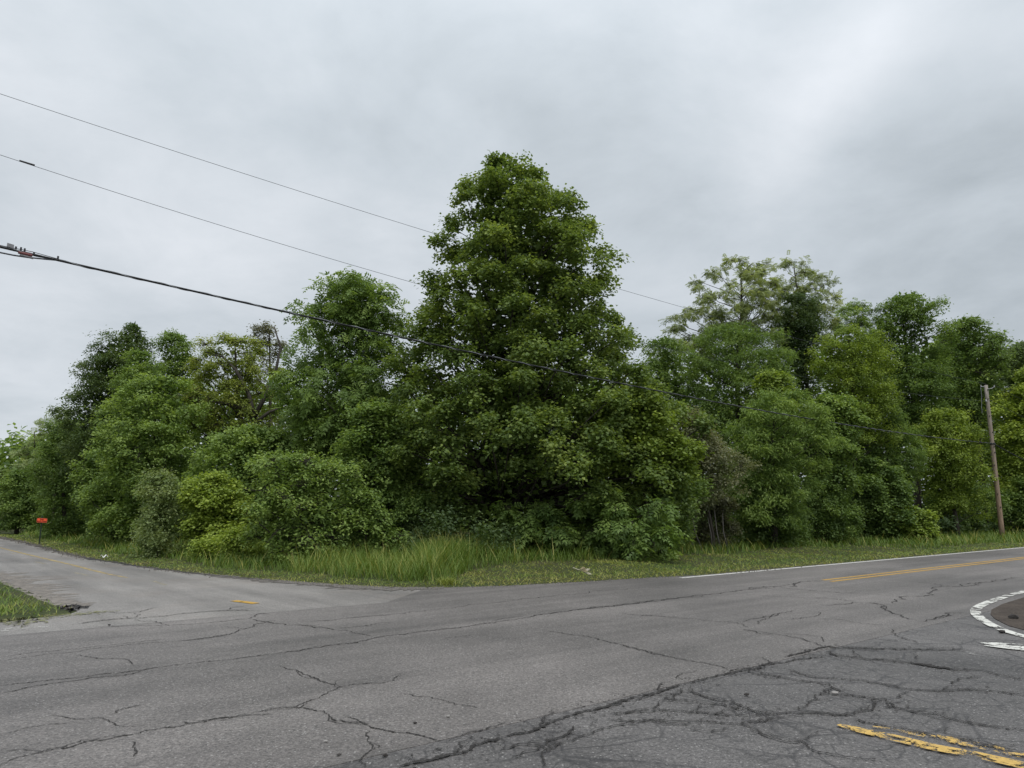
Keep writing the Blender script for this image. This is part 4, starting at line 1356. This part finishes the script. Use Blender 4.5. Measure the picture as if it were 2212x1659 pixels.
tallm = d_ > mown_w
lod = np.clip(dd / 20, .8, 3)
pt = xy[tallm]
nT = len(pt)
hh = (.20 + .42 * rg.random(nT) ** 1.4) * (.75 + .5 * vnoise(pt, .5, 6)) * np.clip((d_[tallm] - mown_w[tallm]) / .8 + .45, .4, 1)
hh *= np.interp(azp[tallm], [0, 400, 700, 950, 1100, 1500, 1900], [.8, .95, 1.15, 1.35, 1.15, .8, .95])
tn = .42 + (vnoise(pt, .7, 7) - .5) * .35 + rg.normal(0, .13, nT) - .1 * (d_[tallm] > 5)
sh = rg.random(nT) < .045
hh = np.where(sh, hh * 1.25 + .12, hh)
tn = np.where(sh, .93 + rg.normal(0, .05, nT), tn)
blades('tall_grass', pt, hh, .017 * lod[tallm], tn, .32, 'tall green meadow grass along the foot of the wood', rg)
pm = xy[~tallm]
nM = len(pm)
hm = .07 + .09 * rg.random(nM) + .10 * (rg.random(nM) < .06)
brown = np.interp(azp[~tallm], [800, 1040, 1400, 1700], [0, .28, .22, 0]) * (vnoise(pm, .9, 9))
tm_ = .56 + .4 * np.clip(1 - d_[~tallm] / .9, 0, 1) * .6 + (vnoise(pm, 1.1, 8) - .5) * .4 + rg.normal(0, .14, nM) + brown * .6
blades('mown_grass', pm, hm, .016 * lod[~tallm], tm_, .8, 'short mown grass strip along the asphalt edge', rg, .6)
# a second, denser sowing of short blades close to the edge, and the left corner
n2 = 54000
s2 = rg.uniform(sA, sB, n2)
o2 = rg.uniform(.0, 4.6, n2)
q = np.column_stack([np.interp(s2, cum, EW[:, 0]), np.interp(s2, cum, EW[:, 1])])
tt = nrmz(np.column_stack([np.interp(s2 + .6, cum, EW[:, 0]), np.interp(s2 + .6, cum, EW[:, 1])]) - np.column_stack([np.interp(s2 - .6, cum, EW[:, 0]), np.interp(s2 - .6, cum, EW[:, 1])]))
p2 = q + np.column_stack([-tt[:, 1], tt[:, 0]]) * o2[:, None]
dd2 = np.linalg.norm(p2, axis=1)
ds2 = sdist(p2)
k2 = (rg.random(n2) < np.clip((21. / dd2) ** 1.4, 0, 1)) & (p2[:, 1] > 9) & (ds2 > .03 - .22 * (vnoise(p2, 2.2, 13) - .3))
p2, ds2, dd2 = p2[k2], ds2[k2], dd2[k2]
az2 = 1106 + FPX * (p2[:, 0] / p2[:, 1]) * .985
brown = np.interp(az2, [800, 1040, 1400, 1700], [0, .32, .25, 0]) * vnoise(p2, .9, 9)
blades('cut_grass', p2, .05 + .07 * rg.random(len(p2)), .018 * np.clip(dd2 / 20, .8, 3),
       .54 + .40 * np.clip(1 - ds2 / .7, 0, 1) + rg.normal(0, .15, len(p2)) + brown, 1.3, 'matted cut grass lying on the verge', rg, .8)
# the grass corner at the left edge of the picture
cp = CORNER[2:15]
box_lo, box_hi = np.array([-22., 8.]), np.array([-5.5, 24.])
pc = rg.uniform(box_lo, box_hi, (120000, 2))
pc = pc[(sdist(pc) > .04)]
pc = pc[(pc[:, 0] / pc[:, 1] > -.95) & (pc[:, 0] < -4) & (np.abs(pc[:, 0]) < 60)]
lft = (pc @ np.array([-dW[0], -dW[1]])) > -999
pc = pc[(pc[:, 1] < 22) & ((pc - w0) @ nW > .2) & (pc[:, 0] < -6.2)]
inside_corner = inside(pc, np.vstack([CORNER, [main_pt(-90, 60)]]))
pc = pc[inside_corner]
dc_ = sdist(pc)
pc = pc[(dc_ > .85) | (rg.random(len(pc)) < .12 + .35 * (dc_ > .5))]
nc = len(pc)
blades('corner_grass', pc, (.10 + .09 * rg.random(nc)) * np.clip(.5 + sdist(pc), .5, 1), np.full(nc, .015), .50 + (vnoise(pc, 1.5, 3) - .5) * .4 + rg.normal(0, .14, nc), .6, 'short bright grass on the corner at the left edge', rg, .4)
# crumbs of gravel and asphalt along the edge
n3 = 5200
s3 = rg.uniform(cum[3], cum[-6], n3)
o3 = rg.normal(-.05, .16, n3)
q = np.column_stack([np.interp(s3, cum, EW[:, 0]), np.interp(s3, cum, EW[:, 1])])
tt = nrmz(np.column_stack([np.interp(s3 + .6, cum, EW[:, 0]), np.interp(s3 + .6, cum, EW[:, 1])]) - np.column_stack([np.interp(s3 - .6, cum, EW[:, 0]), np.interp(s3 - .6, cum, EW[:, 1])]))
p3 = q + np.column_stack([-tt[:, 1], tt[:, 0]]) * o3[:, None]
k3 = (rg.random(n3) < .12 + .88 * (vnoise(p3, 1.1, 21) > .5)) & (p3[:, 1] > 9)
p3 = p3[k3]
sz3 = (.008 + .022 * rg.random(len(p3)) ** 2) * np.clip(np.linalg.norm(p3, axis=1) / 22, .8, 2)
tv = np.array([(1, 0, -.4), (-.5, .87, -.4), (-.5, -.87, -.4), (0, 0, .7)])
a3 = rg.uniform(0, 6.28, len(p3))
rot = np.stack([np.stack([np.cos(a3), -np.sin(a3)], -1), np.stack([np.sin(a3), np.cos(a3)], -1)], 1)
xy3 = np.einsum('nij,kj->nki', rot, tv[:, :2]) * sz3[:, None, None] + p3[:, None, :]
V3 = np.concatenate([xy3, (tv[None, :, 2] * sz3[:, None] + sz3[:, None] * .4 + .004)[..., None]], -1).reshape(-1, 3)
f3 = (np.arange(len(p3))[:, None, None] * 4 + np.array([(0, 1, 3), (1, 2, 3), (2, 0, 3)])[None]).reshape(-1)
tag(fast_mesh('loose_gravel', V3, f3, np.full(len(p3) * 3, 3), GRAVEL), 'crumbs of gravel scattered along the asphalt edge', None, None, 'stuff')
# one bright tuft at the edge of the asphalt
tc_ = gnd(1064 * 1.0 - 0, 1262)
tc_ = gnd(950, 1262, .05)
nT = 160
pt = tc_ + np.array([.12, .25]) + rg.normal(size=(nT, 2)) * .12
o = blades('grass_tuft', pt, .18 + .16 * rg.random(nT), np.full(nT, .014), .70 + rg.normal(0, .08, nT), .6, 'bright yellow green grass tuft at the edge of the asphalt', rg)
o['kind'] = 'thing'
o['category'] = 'grass tuft'

# ------------------------------------------------------------------ utility pole and wires
POLE_M = M('weathered_pole')
_p = POLE_M.pos((1, 1, .06))
_n = POLE_M.noise(_p, 34, 5, .65)
POLE_M.color(POLE_M.mix(POLE_M.rng(POLE_M.n('ShaderNodeSeparateXYZ').outputs[2], 0, 1), POLE_M.ramp(_n, [(.3, (.17, .115, .076)), (.7, (.40, .29, .21))]), (0, 0, 0)))
_s = [x for x in POLE_M.t.nodes if x.bl_idname == 'ShaderNodeSeparateXYZ'][0]
POLE_M.l(POLE_M._g.outputs['Position'], _s.inputs[0])
_mx = [x for x in POLE_M.t.nodes if x.bl_idname == 'ShaderNodeMix'][0]
_mr = [x for x in POLE_M.t.nodes if x.bl_idname == 'ShaderNodeMapRange'][0]
_mr.inputs[1].default_value, _mr.inputs[2].default_value = 2.0, 10.5
POLE_M.l(POLE_M.ramp(_n, [(.3, (.17, .15, .132)), (.7, (.40, .365, .33))]), _mx.inputs[7])
POLE_M.bump(_n, .6, .02)
POLE_M = POLE_M.m
STEEL = plain('galvanised_steel', (.34, .35, .36), .45, .7)
DARKM = plain('dark_fitting', (.035, .036, .04), .5)
CABLE = plain('black_cable', (.018, .019, .02), .5, var=.25, sc=30)
WIREM = plain('weathered_wire', (.075, .08, .09), .45, .3)
PORC = plain('insulator_glaze', (.42, .42, .42), .25)
SPLICE_RED = plain('splice_tube_red', (.20, .075, .075), .5)
LEADGREY = plain('splice_grey', (.22, .22, .23), .5)
POST_GREEN = plain('sign_post_green', (.030, .045, .030), .55)

PY = 45.0
pb = at(2166, 1166, PY)
pz = float(terrain(pb[None, :2])[0])
pt_ = at(2129.5, 832, PY)
pb[2] = pz
paxis = (pt_ - pb) / np.linalg.norm(pt_ - pb)
ph = np.linalg.norm(pt_ - pb)
pole = empty('utility_pole', tuple(pb), 'weathered brown wooden utility pole leaning left on the right verge', 'utility pole')
b = MB()
kk = np.linspace(0, 1, 12)
b.tube([pb + paxis * (ph * k - (.2 if k == 0 else 0)) for k in kk], [.155 - .052 * k for k in kk], 14)
b.build('pole_shaft', POLE_M, pole, True)
lat = np.array([dW[0], dW[1], 0])                    # along the wires
crs = np.array([nW[0], nW[1], 0])


def pole_at(py):
    f_ = (1166 - py) / (1166 - 832.)
    return pb + paxis * ph * f_, .155 - .052 * f_


for py in (843, 864, 902, 938, 970, 982, 1010, 1040, 1072, 1100):
    c, r = pole_at(py)
    b = MB()
    dr = nrmz(np.array([-.3 + .5 * math.sin(py), -1., 0]))
    b.tube([c + dr * (r - .03), c + dr * (r + .05)], .035, 6)
    b.build('bolt', DARKM, pole)
# top bracket with insulators, spool bracket, ground wire, cable clamp
right = np.array([1., 0, 0])
c, r = pole_at(836)
b = MB()
b.tube([c - right * (r + .22) + [0, 0, .02], c - right * (r - .02)], .022, 6)
b.tube([c + right * (r - .02) - [0, 0, .14], c + right * (r + .25) - [0, 0, .1], c + right * (r + .45) + [0, 0, .02]], .011, 6)
b.build('top_bracket', STEEL, pole)
for x0, dz in ((-r - .22, .05), (r + .45, .03)):
    b = MB()
    q = c + right * x0
    b.tube([q + [0, 0, dz - .08], q + [0, 0, dz - .02], q + [0, 0, dz], q + [0, 0, dz + .05], q + [0, 0, dz + .08]], [.018, .03, .02, .03, .018], 8)
    b.build('insulator', PORC, pole, True)
c, r = pole_at(868)
b = MB()
b.box(c - right * r + [0, -.02, 0], (.05, 0, 0), (0, .04, 0), (0, 0, .09))
b.tube([c - right * r, c - right * (r + .28)], .015, 6)
b.build('spool_bracket', DARKM, pole)
b = MB()
b.tube([c + right * (r - .03) + [0, 0, .04], c + right * (r + .3) + [0, 0, .06]], .012, 6)
b.build('through_bolt', DARKM, pole)
b = MB()
b.tube([c - right * (r + .02) + [0, -.06, -.09], c - right * (r + .02) + [0, -.06, .09]], .045, 8)
b.build('insulator', PORC, pole, True)
b = MB()
b.tube([c - right * (r + .28) + [.05, 0, .95], c - right * (r + .25) + [.02, 0, .4], c - right * (r + .28), c - right * (r + .34) + [0, 0, -.45], c - right * (r + .33) + [0, 0, -.75]], .012, 5)
b.build('jumper_wire', STEEL, pole)
c9, r9 = pole_at(963)
b = MB()
b.tube([c9 + [0, 0, -.06], c9 + [0, 0, .05]], r9 + .022, 14)
b.build('cable_clamp', DARKM, pole)


def catenary(a, bb, sag, n=70, pw=2.0):
    t = np.linspace(0, 1, n)
    return [a + (bb - a) * q - np.array([0, 0, sag * 4 * q * (1 - q)]) for q in t]


def through(px_list, a, bplan):
    """3D points whose plan position lies on the straight line a-b and that cover the given photo pixels"""
    out = []
    d = bplan - a[:2]
    for px, py in px_list:
        r_ = ray(px, py)
        # solve r_.xy * t = a + d*u
        A_ = np.array([[r_[0], -d[0]], [r_[1], -d[1]]])
        t, u = np.linalg.solve(A_, a[:2])
        out.append((u, EYE + r_[2] * t))
    return out


def wire_curve(px_list, a, bplan, u_end, n=80):
    k = through(px_list, a, bplan)
    us = np.array([0.] + [q[0] for q in k])
    zs_ = np.array([a[2]] + [q[1] for q in k])
    co = np.polyfit(us, zs_, 2, w=[4.] + [1.] * len(k))
    u = np.linspace(0, u_end, n)
    z = np.polyval(co, u)
    z += (a[2] - np.polyval(co, 0)) * np.clip(1 - u / .15, 0, 1)
    return [np.array([*(a[:2] + (bplan - a[:2]) * q), zz_]) for q, zz_ in zip(u, z)]


aT, _ = pole_at(833)
aT = aT + [0, 0, .12]
bT = np.array([-14.5, 19.8])
w1 = wire_curve([(0, 205), (240, 284), (480, 357), (720, 432), (960, 511), (1400, 645)], aT, bT, 1.9)
o = MB()
o.tube(w1, .008, 5, False)
wo1 = o.build('power_wire', WIREM, None)
tag(wo1, 'topmost thin power wire running into the tall maple crown', 'wire', 'overhead power wires')
aM, _ = pole_at(868)
aM = aM - right * .16
w2 = wire_curve([(0, 335), (240, 412), (480, 487), (720, 562), (935, 622)], aM, bT, 1.9)
wroot = empty('power_wire', tuple(w2[0]), 'middle thin power wire with a dark splice sleeve near the left edge', 'wire', 'overhead power wires')
o = MB()
o.tube(w2, .008, 5, False)
o.build('conductor', WIREM, wroot)
k = through([(42, 347), (75, 357)], aM, bT)
sl = [np.array([*(aM[:2] + (bT - aM[:2]) * u), z]) for u, z in k]
o = MB()
o.tube(sl, .028, 8)
o.build('splice_sleeve', DARKM, wroot)

# the heavy lashed telephone cable
aC = c9 + crs * -.18
bC = aC[:2] - dW * 60
cable_px = [(0, 535), (125, 561), (300, 600), (480, 642), (640, 680), (900, 738), (1106, 781), (1300, 820), (1500, 857), (1800, 911), (2000, 946)]
cc = wire_curve(cable_px, aC, bC, 1.25, 160)
croot = empty('telephone_cable', tuple(cc[0]), 'thick black lashed telephone cable sagging across the whole picture', 'cable')
CC = np.array(cc)
o = MB()
o.tube(cc, .023, 7, False)
o.build('cable_core', CABLE, croot, True)
ph_ = np.arange(0, len(CC) * 6) / 6.0
fine = np.column_stack([np.interp(ph_, np.arange(len(CC)), CC[:, k]) for k in range(3)])
tw = np.arange(len(fine))
cl_ = np.concatenate([[0], np.cumsum(np.linalg.norm(np.diff(fine, axis=0), axis=1))])
ang = cl_ / .9 * 2 * math.pi
o = MB()
strand = fine + .020 * (np.outer(np.cos(ang), [0, 0, 1]) + np.outer(np.sin(ang), crs))
o.tube(list(strand), .011, 4, False)
o.build('lashing_strand', plain('cable_strand_grey', (.20, .21, .22), .4, .2), croot, True)


def on_cable(px, py):
    (u, z), = through([(px, py)], aC, bC)
    return np.array([*(aC[:2] + (bC - aC[:2]) * u), z])


left_c = on_cable(2, 535)
mid_c = on_cable(125, 561)
tdir = (mid_c - left_c) / np.linalg.norm(mid_c - left_c)
upv = np.array([0, 0, 1.])
sidev = np.cross(tdir, upv)
sidev /= np.linalg.norm(sidev)
# messenger strand above, terminal box, red and grey splice tube, clamps, slack loop
o = MB()
ms = [on_cable(-60, 516), on_cable(0, 530), on_cable(70, 544), on_cable(140, 563.5)]
o.tube(ms, .007, 5, False)
o.build('messenger_strand', DARKM, croot)
q0, q1 = on_cable(14.5, 533), on_cable(29.5, 537.5)
o = MB()
o.box((q0 + q1) / 2 + upv * .035, (q1 - q0) / 2, sidev * .03, upv * .036)
o.build('terminal_box', LEADGREY, croot)
q0, q1 = on_cable(39, 544.5), on_cable(70, 552)
o = MB()
o.tube([q0, q0 * .96 + q1 * .04, q0 * .04 + q1 * .96, q1], [.022, .031, .031, .022], 9)
o.build('splice_tube', SPLICE_RED, croot, True)
o = MB()
o.tube([q0 - upv * .05 + tdir * .03, q1 - upv * .05 + tdir * .02], .022, 8)
o.build('splice_tube', LEADGREY, croot, True)
for px, py in ((34, 538.5), (45, 540), (53, 542.5), (73, 551), (125, 559)):
    q = on_cable(px, py)
    o = MB()
    o.box(q + upv * .024, tdir * .016, sidev * .014, upv * .03)
    o.build('strand_clamp', DARKM, croot)
o = MB()
o.tube([on_cable(-70, 528), on_cable(-30, 538), on_cable(0, 545.5), on_cable(30, 551.5), on_cable(60, 556), on_cable(95, 559.5), on_cable(122, 562)], .015, 6)
o.build('slack_loop', WIREM, croot, True)

# wires going on from the pole out of the picture at the right
b0 = c9 + right * .12
e0 = at(2330, 1035, 44.0)
o = MB()
o.tube(catenary(b0, e0, .25, 30), .030, 6, False)
rc = o.build('telephone_cable', CABLE, None)
tag(rc, 'short black telephone cable falling away to the right of the pole', 'cable')
for a_, py2, lab in ((aT + right * .55 - [0, 0, .05], 800, 'thin wire leaving the top of the pole towards the right edge'), (aM + right * .4, 905, 'thin lower wire leaving the pole towards the right edge')):
    o = MB()
    o.tube(catenary(a_, a_ + lat * 55 + [0, 0, 0], 1.3, 30), .011, 5, False)
    tag(o.build('power_wire', WIREM, None), lab, 'wire', 'overhead power wires')

# ------------------------------------------------------------------ orange road sign
SY = 38.0
sb = at(84.2, 1176.5, SY)
sz = float(terrain(sb[None, :2])[0])
sb[2] = sz
stp = at(91.2, 1114.5, SY)
ax_ = (stp - sb) / np.linalg.norm(stp - sb)
sign = empty('road_sign', tuple(sb), 'small orange road work sign on a dark green post beside the left road', 'road sign')
o = MB()
hgt_ = np.linalg.norm(stp - sb)
fw = np.array([0.25, -1.0, 0])
fw /= np.linalg.norm(fw)
rt = np.cross(ax_, -fw)
rt = np.array([.97, .24, -.05])
rt /= np.linalg.norm(rt)
fw = np.cross(rt, ax_)
fw /= np.linalg.norm(fw)
upx = np.cross(fw, rt) * -1
if upx[2] < 0:
    upx = -upx
if fw[1] > 0:
    fw = -fw
p0, p1 = sb - ax_ * .15, stp
for sgn in (-1, 1):
    o.box((p0 + p1) / 2 - fw * .012 + rt * .022 * sgn, rt * .012, fw * .006, (p1 - p0) / 2)
o.box((p0 + p1) / 2 - fw * .024, rt * .022, fw * .006, (p1 - p0) / 2)
o.build('post', POST_GREEN, sign)
ORANGE = plain('sign_orange', (.92, .125, .045), .45, var=.05)
BORDER = plain('sign_border_dark', (.26, .022, .014), .5, var=.05)
EDGE_O = plain('sign_edge_orange', (.85, .16, .09), .45, var=.05)
BLACK = plain('sign_black', (.10, .008, .006), .5, var=.05)
A0, A1 = at(79.5, 1119, SY), at(102.4, 1120, SY)
wS, hS = .245, .115
cS = (at(91.0, 1124.2, SY)) + fw * .02


def plate(wd, hg, rr, off, mat, name, thick=.004):
    pts = []
    for qx, qy, a0 in ((1, 1, 0), (-1, 1, 90), (-1, -1, 180), (1, -1, 270)):
        for a in (0, 30, 60, 90):
            t = math.radians(a0 + a)
            pts.append((qx * (wd - rr) + rr * math.cos(t), qy * (hg - rr) + rr * math.sin(t)))
    n = len(pts)
    mb = MB()
    vs = [cS + rt * x + upx * y + fw * off for x, y in pts] + [cS + rt * x + upx * y + fw * (off - thick) for x, y in pts]
    mb.add(vs, [tuple(range(n)), tuple(range(2 * n - 1, n - 1, -1))] + [(i, i + n, (i + 1) % n + n, (i + 1) % n) for i in range(n)])
    return mb.build(name, mat, sign)


plate(wS, hS, .035, .0, EDGE_O, 'sign_panel')
plate(wS - .012, hS - .012, .03, .003, BORDER, 'sign_border', .002)
plate(wS - .026, hS - .026, .022, .006, ORANGE, 'sign_face', .002)
for txt, dy, hgt_t in (('END', .038, .09), ('ROAD WORK', -.05, .072)):
    cu = bpy.data.curves.new('lettering', 'FONT')
    cu.body = txt
    cu.size = hgt_t
    cu.align_x, cu.align_y = 'CENTER', 'CENTER'
    cu.extrude = .001
    cu.offset = .003
    cu.materials.append(BLACK)
    tmp = bpy.data.objects.new('lettering', cu)
    me_t = bpy.data.meshes.new_from_object(tmp)
    bpy.data.objects.remove(tmp)
    to = bpy.data.objects.new('lettering', me_t)
    COL.objects.link(to)
    R = Matrix((rt, upx, fw)).transposed().to_4x4()
    R.translation = Vector(cS + upx * dy + fw * .009)
    to.parent = sign
    to.matrix_parent_inverse = Matrix.Translation(-Vector(sign.location))
    to.matrix_world = R
    to.matrix_basis = R


# ------------------------------------------------------------------ litter and loose stones
def stone(px, py, size, mat, label, z=.004, seed=0):
    rg_ = np.random.default_rng(seed)
    g = gnd(px, py, z)
    ph2 = (1 + 5 ** .5) / 2
    v = np.array([(-1, ph2, 0), (1, ph2, 0), (-1, -ph2, 0), (1, -ph2, 0), (0, -1, ph2), (0, 1, ph2), (0, -1, -ph2), (0, 1, -ph2), (ph2, 0, -1), (ph2, 0, 1), (-ph2, 0, -1), (-ph2, 0, 1)])
    v = nrmz(v) * (1 + rg_.normal(0, .16, (12, 1))) * np.array([1.2, .9, .55]) * size
    v += [g[0], g[1], z + size * .4]
    f = [(0, 11, 5), (0, 5, 1), (0, 1, 7), (0, 7, 10), (0, 10, 11), (1, 5, 9), (5, 11, 4), (11, 10, 2), (10, 7, 6), (7, 1, 8), (3, 9, 4), (3, 4, 2), (3, 2, 6), (3, 6, 8), (3, 8, 9), (4, 9, 5), (2, 4, 11), (6, 2, 10), (8, 6, 7), (9, 8, 1)]
    o = fast_mesh('loose_stone', v, np.array(f).ravel(), np.full(20, 3), mat)
    return tag(o, label, 'stone', 'loose stones on the asphalt')


ST_D, ST_L = plain('stone_dark', (.05, .045, .042), .9), plain('stone_pale', (.26, .245, .23), .9)
for i, (x, y, s_, mt, lb) in enumerate((
        (968.5, 1548.5, .016, ST_L, 'pale stone on the asphalt below the middle of the picture'),
        (896.5, 1562.5, .014, ST_D, 'small dark stone left of the pale stone'),
        (832.5, 1634, .018, ST_D, 'dark stone near the bottom right of the forked crack'),
        (732, 1632, .014, ST_D, 'dark stone near the bottom left of the forked crack'),
        (704, 1602, .013, ST_L, 'tiny pale stone left of the forked crack'),
        (1612, 1502, .022, ST_D, 'dark stone inside the big ring of cracks'),
        (2190, 1336.5, .07, ST_D, 'large dark stone lying on the gravel island'),
        (2165, 1366.5, .045, ST_D, 'dark stone beside the curved white line'),
        (1803, 1499.5, .03, ST_L, 'pale stone at the crack junction right of the ring'),
        (236, 1351, .022, ST_D, 'dark stone on the left asphalt below the dry clippings'))):
    stone(x, y, s_, mt, lb, .008, i)

g0 = at(1254, 1241, 19.0)
gz_ = float(terrain(g0[None, :2])[0])
leafroot = empty('dead_leaf_stalk', (g0[0], g0[1], gz_ + .1), 'dry pale dead stalk with torn leaves lying on the mown verge', 'dead plant')
DRY = plain('dry_leaf', (.30, .25, .15), .8, var=.3)
DRY2 = plain('dry_leaf_pale', (.46, .42, .32), .8, var=.2)
b = MB()
gp = np.array([g0[0], g0[1], gz_ + .14])
b.tube([gp + (-.20, 0, .07), gp + (-.08, 0, .02), gp + (.06, -.02, -.01), gp + (.25, -.02, -.02)], [.012, .012, .009, .005], 6)
b.build('stalk', DRY2, leafroot, True)
rgl = np.random.default_rng(3)
for (dx, dz, lx, lz, mt) in ((-.03, .03, .16, .05, DRY), (.0, .0, .2, -.02, DRY), (.09, .0, .17, .04, DRY2), (.1, -.04, .2, -.06, DRY2), (.02, .045, .13, .0, DRY)):
    s0 = gp + (dx, -.03, dz)
    e0_ = s0 + np.array([lx, -.04, lz])
    nn_ = np.array([0, .01, .03])
    b = MB()
    vs = [s0, (s0 + e0_) / 2 + nn_, e0_, (s0 + e0_) / 2 - nn_ * 1.1]
    vs2 = [q + np.array([0, -.004, 0]) for q in vs]
    b.add(vs + vs2, [(0, 1, 2, 3), (7, 6, 5, 4), (0, 4, 5, 1), (1, 5, 6, 2), (2, 6, 7, 3), (3, 7, 4, 0)])
    b.build('torn_leaf', mt, leafroot)
g0 = at(222.5, 1228, 25.5)
gz_ = float(terrain(g0[None, :2])[0])
b = MB()
vs, fs = [], []
rgl = np.random.default_rng(9)
base = np.array([g0[0], g0[1], gz_ + .12])
for i in range(5):
    for j in range(4):
        vs.append(base + np.array([(i - 2) * .05, (j - 1.5) * .05, .05 * math.sin(i * 1.9 + j) + rgl.normal(0, .015)]))
for i in range(4):
    for j in range(3):
        fs.append((i * 4 + j, i * 4 + j + 1, (i + 1) * 4 + j + 1, (i + 1) * 4 + j))
b.add(vs, fs)
o = b.build('crumpled_paper', plain('white_litter', (.78, .78, .76), .7), None)
sf = o.modifiers.new('thickness', 'SOLIDIFY')
sf.thickness = .004
tag(o, 'crumpled white litter lying in the grass of the left verge', 'litter')
